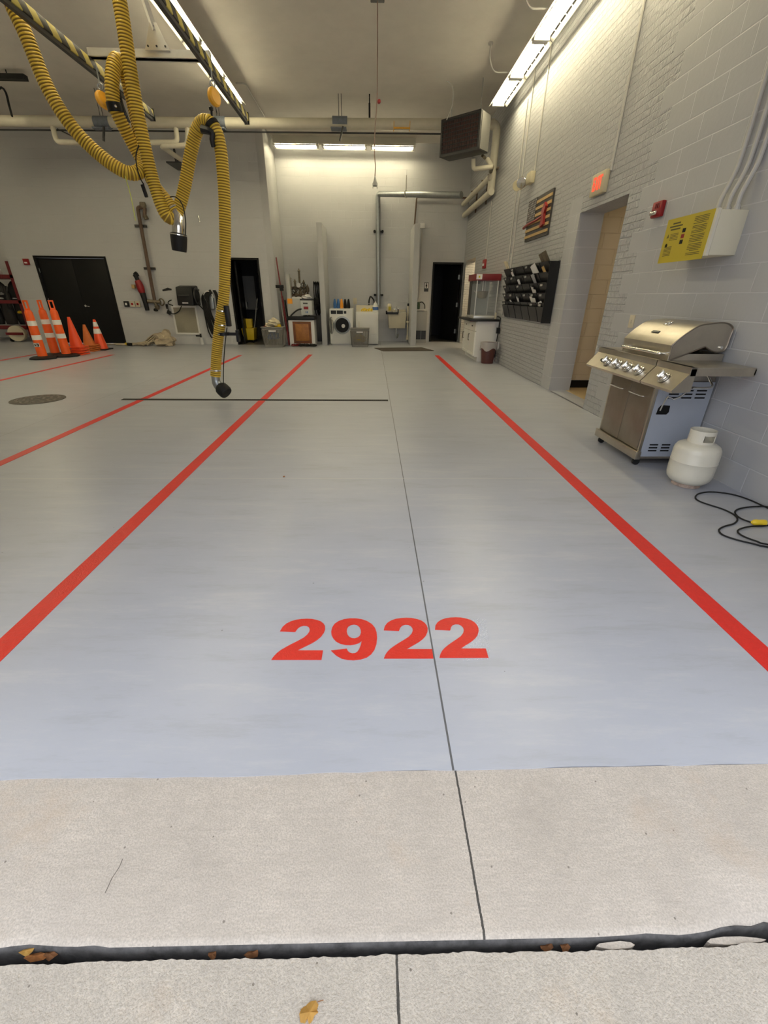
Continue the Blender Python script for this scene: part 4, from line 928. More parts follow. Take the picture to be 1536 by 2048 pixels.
b = MB(); R_ = Matrix.Rotation(-sl2, 3, 'Y'); b.obox((pa[0], 3.98, pa[1]+.004), (.05, .07, .014), R_, bev=.004); b.lathe([(.018, .005), (.018, .016), (.0, .016)], (pa[0], 3.97, pa[1]+.004), 16, 'chrome', ax=R_@V((0, 0, 1))); b.build('thermometer', 'dark_steel', ld_)
b = MB(); b.obox((pb[0], 3.98, pb[1]+.003), (.022, .10, .006), R_); b.build('name_badge', 'dark_steel', ld_)
b = MB(); b.cyl((2.80, yl0-.014, 1.005), (2.80, yl0, 1.005), .012, 12); b.build('hinge_bolt', 'chrome', ld_)
b = MB()
for yk in (y0+.03, y1-.05):
    for xk in (xf+.02, xb_-.05):
        b = MB(); b.cyl((xk, yk-.012, .031), (xk, yk+.012, .031), .031, 16); b.cyl((xk+.01, yk, .04), (xk+.01, yk, .07), .012, 8); b.build('caster', 'rubber', g_)

tk = thing('propane_tank', 'cream propane tank with collar standing on the floor beside the grill', 'gas cylinder', (2.60, 3.19, 0))
tx, ty = 2.552, 3.165
b = MB(); b.lathe([(.0, .025), (.07, .028), (.125, .038), (.150, .065), (.159, .10), (.161, .15), (.161, .205), (.1635, .209), (.161, .213), (.161, .285), (.156, .312), (.145, .332), (.118, .350), (.07, .362), (.0, .366)], (tx, ty, 0), 36); b.build('vessel', 'tank', tk, ang=60)
b = MB(); b.lathe([(.100, .002), (.100, .05), (.095, .05), (.095, .002)], (tx, ty, 0), 32); b.build('foot_ring', 'rust', tk)
b = MB()
seg = 40
for j in range(seg):   # collar with a hand opening
    a0 = 2*PI*j/seg; a1 = 2*PI*(j+1)/seg
    op = -2.15 < ((a0+PI) % (2*PI))-PI < -1.0
    for za, zb in (((.335, .375), (.425, .455)) if op else ((.335, .455),)):
        c_ = [(tx+R_*math.cos(a), ty+R_*math.sin(a), z_) for z_ in (za, zb) for R_, a in ((.084, a0), (.084, a1), (.089, a1), (.089, a0))]
        b.hull8(c_)
b.build('collar', 'tank', tk, ang=50)
b = MB(); b.cyl((tx, ty, .35), (tx, ty, .41), .022); b.cyl((tx-.01, ty, .39), (tx-.05, ty-.04, .395), .016); b.cyl((tx, ty, .41), (tx, ty, .425), .034, 12); b.build('valve', 'dark_steel', tk)

cdx = thing('extension_cord', 'black cord looping over the floor near the propane tank with a yellow connector end', 'cord', (2.5, 2.6, 0))
L = [(1600, 1042), (1536, 1016), (1500, 1000), (1470, 990), (1440, 985), (1415, 984), (1396, 988), (1391, 996), (1400, 1003), (1420, 1010), (1445, 1018), (1466, 1028), (1475, 1038), (1468, 1047), (1448, 1053), (1438, 1060), (1446, 1070), (1475, 1080), (1505, 1087), (1536, 1094), (1640, 1106)]
b = MB(); b.tube(smooth_path([OZ(x, y, .006) for x, y in L], .02), .0055, 8); b.build('cable', 'rubber', cdx)
L = [(1600, 1030), (1536, 1014), (1515, 1013), (1490, 1015), (1473, 1020), (1471, 1028), (1482, 1037), (1503, 1045)]
b = MB(); b.tube(smooth_path([OZ(x, y, .008) for x, y in L], .02), .0055, 8); b.build('cable', 'rubber', cdx)
L = [(1660, 1042), (1536, 1051), (1500, 1053), (1478, 1059), (1477, 1066), (1490, 1074), (1515, 1083), (1536, 1089), (1640, 1100)]
b = MB(); b.tube(smooth_path([OZ(x, y, .010) for x, y in L], .02), .0055, 8); b.build('cable', 'rubber', cdx)
a, c = OZ(1503, 1045, .02), OZ(1527, 1046, .02); b = MB(); b.lathe([(.008, 0), (.018, .012), (.021, .03), (.019, .045), (.021, .06), (.021, .085), (.0, .086)], (a.x, a.y, .022), 12, ax=(c-a)); b.build('connector', 'yellow', cdx)

# ================================================================== RIGHT REAR: POPCORN CABINET
r = thing('popcorn_cabinet', 'white painted cabinet with dark top under the popcorn machine', 'cabinet', (2.58, 11.2, 0))
b = MB(); b.box(2.37, 2.86, 10.5, 11.9, .1, .86); b.box(2.44, 2.86, 10.5, 11.9, 0, .1); b.build('body', 'white', r)
b = MB(); b.box(2.20, 2.87, 10.44, 11.95, .862, .905, bev=.004); b.build('dark_top', 'black_plastic', r)
for k in range(2):
    ya = 10.53+k*.68
    b = MB(); b.box(2.35, 2.37, ya, ya+.66, .12, .64); b.box(2.342, 2.35, ya, ya+.06, .12, .64); b.box(2.342, 2.35, ya+.60, ya+.66, .12, .64); b.box(2.342, 2.35, ya+.06, ya+.6, .12, .18); b.box(2.342, 2.35, ya+.06, ya+.6, .58, .64); dr = b.build('door', 'white_plastic', r)
    b = MB(); b.tube(zig([(2.345, ya+.58, .42), (2.32, ya+.58, .42), (2.32, ya+.58, .56), (2.345, ya+.58, .56)], .01), .008, 6); b.build('door_handle', 'black', dr)
    b = MB(); b.box(2.35, 2.37, ya, ya+.66, .66, .84); dr = b.build('drawer', 'white_plastic', r)
    b = MB(); b.lathe([(.012, 0), (.016, .018), (.0, .024)], (2.35, ya+.33, .75), 12, ax=(-1, 0, 0)); b.build('drawer_knob', 'dark_steel', dr)
r = thing('popcorn_machine', 'popcorn machine with glass case, hanging kettle and red canopy on the white cabinet', 'popcorn machine', (2.6, 11.1, .905))
x0, x1, y0, y1, z0, z1 = 2.33, 2.82, 10.74, 11.55, .907, 1.68
b = MB(); b.box(x0, x1, y0, y1, z0, z0+.06, bev=.004); b.build('base', 'alu', r)
b = MB()
for x, y in ((x0, y0), (x1-.02, y0), (x0, y1-.02), (x1-.02, y1-.02)):
    b = MB(); b.box(x, x+.02, y, y+.02, z0+.06, z1); b.build('corner_post', 'alu', r)
b = MB(); b.box(x0, x0+.012, y1-.28, y1-.02, z0+.06, z1, 'dark_steel'); b.build('door_panel', None, r)
b = MB(); b.box(x0+.02, x1-.02, y0+.004, y0+.009, z0+.06, z1); b.build('front_pane', 'glass', r)
b = MB(); b.box(x0+.004, x0+.009, y0+.02, y1-.3, z0+.06, z1); b.build('side_pane', 'glass', r)
b = MB(); b.box(x0+.02, x1-.02, y1-.012, y1-.006, z0+.06, z1); b.build('rear_panel', pm('grey_milky_panel', (.42, .43, .41), .4), r)
b = MB(); b.box(x0-.03, x1+.035, y0-.03, y1+.02, z1+.0, z1+.13, bev=.004); cp = b.build('red_canopy', 'maroon', r)
b = MB(); b.box(x0-.028, x0+.10, y0-.033, y0-.03, z1+.02, z1+.12, 'paper'); b.box(x0+.02, x0+.055, y0-.035, y0-.033, z1+.05, z1+.09, 'sign_yellow'); b.build('price_sticker', None, cp)
kc = V(((x0+x1)/2-.03, y0+.32, 1.40)); b = MB(); b.lathe([(.05, -.08), (.10, -.07), (.13, -.02), (.135, .06), (.14, .065), (.13, .07), (.0, .075)], kc, 20); kt = b.build('kettle', 'bronze', r)
b = MB(); b.cyl(kc+V((0, 0, .07)), (kc.x, kc.y, z1), .015); b.cyl(kc+V((-.13, 0, .03)), kc+V((-.2, -.02, .08)), .01); b.cyl(kc+V((.05, 0, .05)), (kc.x+.05, kc.y, z1), .008); b.build('hanger_rod', 'alu', kt)
b = MB(); b.box(x0+.03, x0+.15, y1-.5, y1-.2, z1-.06, z1); b.build('motor_box', 'dark_steel', r)
b = MB(); b.box(2.36, 2.46, 11.62, 11.72, .907, 1.62, bev=.01); b.box(2.38, 2.44, 11.618, 11.62, 1.45, 1.56, 'paper'); tag(b.build('cup_dispenser', None) if False else b.build('cup_dispenser', 'dark_wood'), 'tall dark cup dispenser standing behind the popcorn machine', 'dispenser')
b = MB(); b.tube(smooth_path([(2.83, 10.55, .96), (2.86, 10.42, .93), (2.85, 10.4, .75), (2.84, 10.42, .5), (2.83, 10.43, .1)], .04), .012, 8); b.box(2.80, 2.87, 10.36, 10.43, .62, .74); tag(b.build('power_cord', 'black_plastic'), 'dark power cord hanging down the wall beside the popcorn cabinet', 'cord')
b = MB(); b.lathe([(.022, 0), (.022, .13), (.0, .135)], (2.80, 10.62, .907), 12); tag(b.build('candle', 'beige'), 'small beige shaker bottle on the dark cabinet top by the wall', 'bottle')
bpy.data.objects['candle'].name = 'shaker_bottle'
r = thing('waste_bin', 'brown waste bin with a clear plastic liner beside the white cabinet', 'bin', (2.62, 10.22, 0))
b = MB(); b.lathe([(.0, .004), (.135, .004), (.165, .30), (.178, .44), (.185, .445), (.172, .445), (.158, .30), (.12, .02), (.0, .02)], (2.62, 10.22, 0), 28, sx=1, sy=.85); b.build('bin_body', 'brown_plastic', r)
b = MB(); rng = random.Random(2)
pr_ = [(.15, .36), (.182, .455), (.192, .46), (.192, .42), (.190, .36), (.188, .30)]
rings = []
for (R_, h) in pr_:
    rings.append([b.bm.verts.new((2.62+(R_+.006*math.sin(j*2.3+h*30))*math.cos(2*PI*j/28), 10.22+.87*(R_+.006*math.sin(j*2.3+h*30))*math.sin(2*PI*j/28), h+(.035*math.sin(j*.9) if h < .35 else 0))) for j in range(28)])
for k in range(len(rings)-1):
    for j in range(28): b.face([rings[k][j], rings[k][(j+1) % 28], rings[k+1][(j+1) % 28], rings[k+1][j]])
b.lathe([(.0, -.03), (.02, 0), (.025, .06), (.012, .13), (.0, .14)], (2.81, 10.12, .33), 8, sx=1, sy=.4); b.build('liner', 'liner', r)

# ================================================================== RECESS: LAUNDRY AND SINK
def front_dial(b, x, y, z, r_, mat='chrome'): b.lathe([(r_, 0), (r_*.9, .02), (.0, .022)], (x, y, z), 16, mat, ax=(0, -1, 0))
r = thing('washing_machine', 'white front loading washer with open round door beside the left wing wall', 'washer', (-.92, 14.45, 0))
x0, x1, y0, y1, zt_ = -1.27, -.58, 14.1, 14.82, 1.0
b = MB(); b.box(x0, x1, y0, y1, .03, zt_, bev=.008); b.box(x0+.04, x1-.04, y0+.04, y1-.04, 0, .03); b.build('body', 'white_plastic', r)
b = MB(); b.box(x0+.04, x0+.20, y0-.006, y0, .86, .955); b.box(x0+.22, x0+.40, y0-.006, y0, .86, .955); b.box(x0+.43, x0+.50, y0-.006, y0, .87, .945); b.build('control_panel', 'black_plastic', r)
cx_, cz_ = -.90, .555
b = MB(); b.lathe([(.245, 0), (.25, .02), (.205, .028), (.195, .0)], (cx_, y0, cz_), 36, ax=(0, -1, 0)); b.build('door_ring', 'steel', r)
b = MB(); b.lathe([(.20, .012), (.19, .008), (.0, .004)], (cx_, y0, cz_), 36, ax=(0, -1, 0)); dm = b.build('drum_opening', 'black', r)
b = MB(); b.lathe([(.055, .012), (.05, .02), (.0, .022)], (cx_+.03, y0, cz_-.02), 20, ax=(0, -1, 0)); b.build('drum_centre', 'paper', dm)
b = MB(); R_ = V((-1.21, y0-.20, cz_)); b.torus(R_, .22, .022, V((1, .25, 0)), seg=28, mat=None); b.lathe([(.20, -.01), (.19, .02), (.10, .05), (.0, .055)], R_, 28, ax=V((1, .25, 0))); b.build('open_door', 'chrome', r)
r = thing('clothes_dryer', 'white dryer with a raised rear console, right of the washer', 'dryer', (-.15, 14.5, 0))
x0, x1, y0, y1 = -.49, .185, 14.18, 14.88
b = MB(); b.box(x0, x1, y0, y1, .02, .915, bev=.008); b.build('body', 'white_plastic', r)
b = MB(); b.prism([(x0, y1-.14, .915), (x0, y1-.10, 1.09), (x0, y1, 1.09), (x0, y1, .915)], (x1-x0, 0, 0)); b.build('console', 'beige', r)
b = MB(); b.box(x0+.05, x1-.05, y0-.012, y0, .30, .86, bev=.006); dr = b.build('dryer_door', 'white_plastic', r)
b = MB(); b.box(x0+.085, x0+.10, y0-.03, y0-.012, .50, .66); b.build('door_handle', 'beige', dr)
for i, (mt, lab) in enumerate((('blue', 'blue rubber glove drying upright on the washer, leftmost'), ('blue', 'blue rubber glove drying upright on the washer, beside the orange one'), ('orange', 'orange rubber glove drying upright on the washer'), ('black', 'black rubber glove drying upright on the washer, beside the orange one'), ('black', 'black rubber glove drying upright on the washer, rightmost'))):
    xx = -1.14+.105*i
    b = MB(); b.lathe([(.0, 0), (.045, .002), (.05, .04), (.048, .12), (.036, .19), (.026, .24), (.010, .262), (.0, .264)], (xx, 14.6-.05*(i == 2), 1.001), 14, sx=1, sy=.8); tag(b.build('rubber_glove', mt), lab, 'glove', 'gloves drying on the washer')
r = thing('detergent_jug', 'white cleaner jug with a blue label on the dryer', 'jug', (.10, 14.45, .916))
b = MB(); b.lathe([(.0, 0), (.085, .004), (.088, .13), (.075, .19), (.035, .25), (.022, .265), (.022, .285), (.0, .29)], (.10, 14.42, .916), 18, sx=1, sy=.75); b.build('jug_body', 'white_plastic', r)
b = MB(); b.lathe([(.0895, .05), (.090, .052), (.090, .135), (.0895, .137), (.086, .135), (.086, .052)], (.10, 14.42, .916), 18, sx=1, sy=.75); b.build('label', 'amber', r)
b = MB(); rng = random.Random(9)
for k in range(7):
    x = -.33+k*.052; b.tube(smooth_path([(x, 14.42+rng.uniform(-.03, .03), .935), (x+.03, 14.40, .99+rng.uniform(-.01, .03)), (x+.07, 14.44, .95)], .02), .017, 7)
tag(b.build('yellow_strap', 'yellow'), 'tangled yellow strap lying on the dryer top', 'strap')
b = MB(); b.tube(smooth_path([(.02, 15.36, 1.28), (-.05, 15.25, 1.33), (-.09, 15.2, 1.24), (-.10, 15.2, 1.14)], .02)[::-1], .024, 8); b.tube(smooth_path([(.02, 15.36, 1.28), (.06, 15.3, 1.2), (.07, 15.3, .98)], .03), .018, 8); b.lathe([(.03, 0), (.04, .03), (.0, .10)], (-.10, 15.2, 1.04), 10)
tag(b.build('dryer_hose', 'black_plastic'), 'black looped hose on the wall behind the dryer', 'hose')
q = OY(710, 602, YD); b = MB(); b.box(q.x-.06, q.x+.06, YD-.012, YD, q.z-.09, q.z+.09); b.cyl((q.x, YD-.04, q.z-.03), (q.x, YD-.01, q.z-.03), .02); b.tube(smooth_path([(q.x, YD-.04, q.z-.03), (q.x-.04, YD-.06, q.z-.15), (q.x-.12, YD-.05, q.z-.35)], .03), .008, 6); tag(b.build('wall_outlet', 'beige'), 'beige wall outlet with a plug between washer and dryer', 'outlet')

def basket(x, y, w_, d_, h, name_lab, cat='basket'):
    r = thing('laundry_basket', name_lab, cat, (x, y, 0))
    b = MB(); n = 16
    def c(u, v_, k): return (x+u*(w_/2*(.86+.14*k)), y+v_*(d_/2*(.86+.14*k)), .01+h*k)
    b.box(x-w_*.43, x+w_*.43, y-d_*.43, y+d_*.43, .004, .02)
    for (ua, va, ub, vb) in ((-1, -1, 1, -1), (1, -1, 1, 1), (1, 1, -1, 1), (-1, 1, -1, -1)):
        for k0, k1 in ((0, .12), (.86, 1.0)):
            b.hull8([c(ua, va, k0), c(ub, vb, k0), [q*.985+x*.015 if i == 0 else (q*.985+y*.015 if i == 1 else q) for i, q in enumerate(c(ub, vb, k0))], [q*.985+x*.015 if i == 0 else (q*.985+y*.015 if i == 1 else q) for i, q in enumerate(c(ua, va, k0))], c(ua, va, k1), c(ub, vb, k1), c(ub*.97, vb*.97, k1), c(ua*.97, va*.97, k1)])
        for j in range(n+1):
            f = j/n; u, v_ = ua+(ub-ua)*f, va+(vb-va)*f; p0, p1 = V(c(u, v_, .1)), V(c(u, v_, .88)); b.tube([p0, p1], .013, 5)
    b.tube([c(-1.03, -1.03, 1), c(1.03, -1.03, 1), c(1.03, 1.03, 1), c(-1.03, 1.03, 1), c(-1.03, -1.03, 1)], .016, 6)
    b.build('basket_body', 'grey_basket', r)
    b = MB(); b.box(x-w_*.17, x+w_*.17, y-d_/2-.015, y-d_/2+.0, h*.80, h*.88); b.build('handle_plate', 'paper', r)
    return r
def rag(b, c, s, seed, mat=None, flat=.6):
    """crumpled cloth lump"""
    rng = random.Random(seed); n0 = len(b.bm.verts); i = b.mi(mat)
    g = bmesh.ops.create_icosphere(b.bm, subdivisions=3, radius=1)
    ph = [rng.uniform(0, 6.3) for _ in range(6)]
    for v in g['verts']:
        p = v.co; k = 1+.20*math.sin(5*p.x+ph[0])*math.sin(4*p.y+ph[1])+.16*math.sin(9*p.z+ph[2]+3*p.x)+.10*math.sin(13*p.y+ph[3]+5*p.z)
        v.co = V(c)+V((p.x*k*s, p.y*k*s, max(-.55, p.z*k)*s*flat))
    for v in g['verts']:
        for f in v.link_faces: f.material_index = i
basket(-.365, 13.72, .54, .36, .48, 'grey laundry basket in front of the dryer')
b = MB(); rag(b, (-.37, 13.73, .20), .17, 4, flat=.8); tag(b.build('laundry', pm('mustard_cloth', (.35, .26, .07), .9)), 'mustard cloths inside the grey basket in front of the dryer', 'laundry')
basket(-2.83, 13.42, .60, .40, .52, 'grey laundry basket heaped with rags beside the dark doorway')
for i, (dx, dz, s, mt, lab) in enumerate(((.03, .64, .15, 'cloth_cream', 'cream rag on top of the heap in the basket by the doorway'), (-.12, .56, .11, 'cloth_cream', 'cream rag on the left of the heaped basket by the doorway'), (.14, .53, .10, 'yellow', 'yellow cloth in the heaped basket by the doorway'), (-.20, .50, .09, 'red', 'dark red cloth at the left rim of the heaped basket'), (-.02, .28, .16, 'blue', 'blue cloth seen through the slots of the heaped basket'))):
    b = MB(); rag(b, (-2.83+dx, 13.40, dz), s, 20+i, flat=.75); tag(b.build('rag', mt), lab, 'rag', 'rags in the heaped basket')

# utility sink
r = thing('utility_sink', 'beige wall hung utility sink with faucet between the grey pipe and the right wing wall', 'sink', (.78, 15.1, .42))
b = MB(); xa_, xb2 = .50, 1.09
b.hull8([(xa_+.04, 14.9, .43), (xb2-.04, 14.9, .43), (xb2-.04, YD-.01, .43), (xa_+.04, YD-.01, .43), (xa_, 14.82, .90), (xb2, 14.82, .90), (xb2, YD-.01, .90), (xa_, YD-.01, .90)], None, .015)
b.box(xa_, xb2, YD-.06, YD-.005, .90, .97); b.build('basin', 'beige', r)
b = MB(); b.box(xa_+.03, xb2-.03, 14.86, YD-.08, .9005, .902); b.build('basin_hollow', 'grey_plastic', r)
b = MB(); b.cyl((.78, 15.28, .90), (.78, 15.28, 1.0), .02); b.tube(smooth_path([(.78, 15.28, .99), (.78, 15.2, 1.05), (.78, 15.08, 1.0)], .02), .013, 8); b.cyl((.70, 15.28, .98), (.86, 15.28, .98), .015); b.build('faucet', 'chrome', r)
b = MB(); b.cyl((.78, 15.1, .43), (.78, 15.1, .18), .022); b.tube(smooth_path([(.78, 15.1, .2), (.80, 15.12, .13), (.84, 15.2, .16), (.86, 15.3, .22), (.86, YD, .22)], .02), .02, 8); b.build('drain_pipe', 'chrome', r)
b = MB(); b.box(.43, .82, 14.76, 14.86, .84, .90); b.box(.43, .47, 14.76, 14.95, .84, .94); b.box(.80, .83, 14.76, 14.86, .88, .99); tag(b.build('soap_tray', 'black_plastic'), 'black tray hooked on the front edge of the utility sink', 'tray')
r = thing('soap_bottle', 'cream soap jug with yellow label above the black tray', 'jug', (.54, 14.86, .903))
b = MB(); b.lathe([(.0, 0), (.095, .003), (.09, .12), (.055, .22), (.04, .235), (.0, .24)], (.545, 14.95, .905), 16, sx=1, sy=.7); b.build('jug_body', 'beige', r)
b = MB(); b.box(.51, .59, 14.874, 14.882, .945, 1.06); b.build('label', 'sign_yellow', r)
b = MB(); b.cyl((1.13, 14.86, .20), (1.13, 14.88, 1.08), .02, 10, 'beige'); b.lathe([(.028, 0), (.028, .07), (.0, .075)], (1.13, 14.88, 1.08), 10, 'black'); b.cyl((1.08, 14.87, .62), (1.17, 14.87, .62), .025, 8, 'beige')
b.lathe([(.03, 0), (.045, -.12), (.0, -.13)], (1.13, 14.86, .22), 10, 'beige'); tag(b.build('water_valve', None), 'cream standpipe tube with black tip beside the utility sink', 'pipe')
# small utility cabinet right of wing wall
r = thing('utility_cabinet', 'narrow grey cabinet with louvre panels between the right wing wall and the open door', 'cabinet', (1.6, 15.2, 0))
b = MB(); b.box(1.40, 1.76, 15.02, YD-.01, .0, .93, bev=.005); b.build('body', 'grey_plastic', r)
for k in (0, 1):
    b = MB(); xx = 1.42+.17*k; b.box(xx, xx+.15, 15.008, 15.02, .10, .36)
    for j in range(11): b.box(xx+.008, xx+.142, 15.0, 15.01, .12+.021*j, .128+.021*j)
    b.build('louvre_panel', 'dark_steel', r)
b = MB(); rag(b, (1.58, 15.12, .955), .13, 41, flat=.22); rag(b, (1.46, 15.1, .95), .09, 42, flat=.2); tag(b.build('white_cloth', 'paper'), 'white cloth spread on the narrow grey cabinet', 'cloth')
b = MB(); b.lathe([(.0, 0), (.06, .003), (.062, .15), (.05, .2), (.0, .205)], (1.47, 15.2, .985), 12); tag(b.build('green_bottle', 'green'), 'dark green bottle on the narrow grey cabinet', 'bottle')
b = MB(); b.tube(smooth_path([(1.52, 15.3, 1.17), (1.60, 15.25, 1.19), (1.68, 15.2, 1.11), (1.69, 15.18, 1.0)], .02), .016, 8); tag(b.build('bubbler_spout', 'dark_steel'), 'dark curved spout beside the green bottle', 'faucet')
r = thing('wall_device', 'small grey box high on the recess wall with conduit running down', 'box', (1.5, YD, 3.2))
q = OY(845, 452, YD-.03); b = MB(); b.box(q.x-.07, q.x+.07, YD-.07, YD, q.z-.06, q.z+.07, bev=.005); b.build('box', 'white', r)
b = MB(); b.cyl((q.x-.01, YD-.015, q.z-.05), (q.x-.01, YD-.015, 1.28), .013, 8); b.box(q.x-.05, q.x+.03, YD-.04, YD, 1.2, 1.3); b.build('conduit', 'conduit', r)
r = thing('restroom_sign', 'small dark restroom sign with white square and person symbol beside the rear door', 'sign', (1.73, YD, 1.6))
b = MB(); b.box(1.66, 1.80, YD-.008, YD, 1.49, 1.75); b.build('sign_plate', 'dark_steel', r)
b = MB(); b.box(1.675, 1.785, YD-.010, YD-.008, 1.585, 1.735); b.build('white_field', 'paper', r)
b = MB(); b.lathe([(.014, 0), (.014, .003), (.0, .003)], (1.73, YD-.010, 1.712), 12, ax=(0, -1, 0)); b.prism([(1.71, YD-.010, 1.695), (1.75, YD-.010, 1.695), (1.755, YD-.010, 1.64), (1.745, YD-.010, 1.64), (1.742, YD-.010, 1.594), (1.718, YD-.010, 1.594), (1.715, YD-.010, 1.64), (1.705, YD-.010, 1.64)], (0, -.002, 0)); b.build('person_symbol', 'black', r)
# floor mat
M['residue'] = pm('white_residue_sparkle', (.80, .81, .83), .45); g = G(M['residue'])  # tape residue whose sparkle is painted as white specks
tc = g.n('TexCoord'); nn_ = g.n('TexNoise', i_Scale=130.0, i_Detail=6.0, i_Roughness=.8); g.l(tc.outputs['Object'], nn_.inputs['Vector'])
mr_ = g.n('MapRange', i_1=.50, i_2=.60, i_3=0.0, i_4=.85); g.l(nn_.outputs['Fac'], mr_.inputs[0]); g.l(mr_.outputs[0], g.b.inputs['Alpha'])
b = MB(); b.prism([(p.x, p.y, .0002) for p in (OZ(925, 1322), OZ(982, 1318), OZ(972, 1238), OZ(928, 1236))], (0, 0, .0006)); tag(b.build('tape_residue_sparkle', 'residue', smooth=False), 'tape residue, its sparkle painted as white specks, over the right side of the last digit of the floor number', 'residue')
c4 = [OZ(750, 698), OZ(775, 703.5), OZ(866, 700.5), OZ(843, 694)]
b = MB(); b.prism([(p.x, p.y, .001) for p in ((V((.06, 13.2, 0))), V((.30, 12.45, 0)), V((1.72, 12.62, 0)), V((1.45, 13.45, 0)))], (0, 0, .012)); tag(b.build('door_mat', 'mat', smooth=False), 'dark brown floor mat in front of the utility sink', 'mat')

# ================================================================== RECESS LEFT: COMPRESSOR CORNER
r = thing('base_cabinet', 'white cabinet with a brown oak door and dark top beside the left wing wall', 'cabinet', (-2.07, 14.0, 0))
x0, x1, y0 = -2.44, -1.70, 13.70
b = MB(); b.box(x0, x0+.12, y0, y0+.02, 0, .70); b.box(x1-.09, x1, y0, y0+.02, 0, .70); b.box(x0+.12, x1-.09, y0, y0+.02, .0, .07); b.box(x0+.12, x1-.09, y0, y0+.02, .665, .70); b.box(x0, x0+.02, y0+.02, 14.35, 0, .70); b.box(x1-.02, x1, y0+.02, 14.35, 0, .70); b.box(x0+.02, x1-.02, 14.33, 14.35, 0, .70); b.build('frame', 'white', r)
b = MB(); b.box(x0-.02, x1+.02, y0-.03, 14.37, .705, .80, bev=.006); b.build('dark_top', 'black_plastic', r)
b = MB(); b.box(x0+.12, x1-.09, y0-.012, y0+.012, .075, .66); dr = b.build('oak_door', 'wood_dark', r)
b = MB(); b.box(x0+.19, x1-.16, y0-.022, y0-.012, .14, .60, bev=.006); b.build('raised_panel', 'wood', dr)
r = thing('dispenser_machine', 'tall grey machine with an orange sticker on the oak door cabinet', 'machine', (-2.25, 14.0, .80))
b = MB(); b.box(-2.44, -2.0, 13.78, 14.3, .803, 1.27, bev=.006); b.box(-2.43, -2.33, 13.80, 14.0, 1.27, 1.88); b.build('machine_body', pm('warm_grey_enamel', (.42, .42, .40), .45), r)
b = MB(); b.box(-2.30, -2.02, 13.79, 14.25, 1.27, 1.30); b.build('machine_lid', 'white', r)
b = MB(); b.box(-2.43, -2.29, 13.772, 13.778, 1.13, 1.26); b.build('orange_sticker', 'orange', r)
b = MB(); b.tube(smooth_path([(-2.02, 13.74, 1.0), (-2.15, 13.70, .97), (-2.28, 13.68, .88), (-2.36, 13.70, .81)], .03), .02, 8); b.build('hose', 'black_plastic', r)
r = thing('filter_box', 'light grey box with a small red label, right one on the oak door cabinet', 'box', (-1.9, 13.95, .80))
b = MB(); b.box(-2.05, -1.73, 13.72, 14.2, .84, 1.22, bev=.005); b.build('box_body', pm('light_grey_box', (.52, .54, .52), .5), r)
b = MB(); b.box(-2.06, -1.72, 13.71, 14.21, 1.22, 1.26); b.build('lid_band', 'dark_steel', r)
b = MB(); b.box(-1.97, -1.84, 13.712, 13.72, .99, 1.06); b.build('red_label', 'red', r)
b = MB(); b.box(-1.92, -1.90, 13.712, 13.72, .89, .94); b.box(-1.88, -1.86, 13.712, 13.72, .89, .94); b.build('blue_mark', 'blue', r)
b = MB(); b.box(-1.98, -1.85, 13.712, 13.72, 1.13, 1.16); b.build('grey_label', 'dark_steel', r)
b = MB(); rag(b, (-1.90, 13.95, 1.29), .14, 52, flat=.5); tag(b.build('white_netting', 'paper'), 'crumpled white netting on top of the light grey box', 'cloth')
# valve tree behind the machines
r = thing('valve_assembly', 'cluster of old bronze valves and pipes standing on the recess wall behind the grey machines', 'valves', (-2.2, 14.6, 0))
rng = random.Random(13)
b = MB()
for k, xx in enumerate((-2.46, -2.32, -2.18, -2.06, -1.96)):
    h = (1.80, 1.72, 2.0, 1.70, 1.58)[k]; b = MB(); b.cyl((xx, 14.7, 0), (xx, 14.7, h), .030, 8)
    for z in (1.36+.03*k, 1.52+.02*(k % 2)): b.lathe([(.05, -.04), (.058, 0), (.05, .04), (.0, .045)], (xx, 14.7, z), 10)
    b.lathe([(.02, 0), (.05, .01), (.02, .05), (.012, .08), (.0, .085)], (xx, 14.7, h-.02), 10); b.build('riser_pipe', 'bronze', r)
    if k in (0, 1, 3):
        b = MB(); b.torus((xx, 14.58, 1.45+.05*k), .075, .011, (0, 1, 0), seg=18); b.cyl((xx-.07, 14.58, 1.45+.05*k), (xx+.07, 14.58, 1.45+.05*k), .007, 6); b.cyl((xx, 14.57, 1.45+.05*k), (xx, 14.7, 1.45+.05*k), .012, 6); b.build('hand_wheel', 'dark_steel', r)
b = MB(); b.cyl((-2.52, 14.7, 1.55), (-1.92, 14.7, 1.55), .035, 8); b.cyl((-2.52, 14.7, 1.36), (-1.92, 14.7, 1.36), .03, 8); b.build('cross_pipe', 'brown_pipe', r)
b = MB(); b.lathe([(.06, 0), (.065, .03), (.0, .035)], (-2.20, 14.6, 1.62), 16, ax=(0, -1, 0)); b.build('pressure_gauge', 'paper', r)
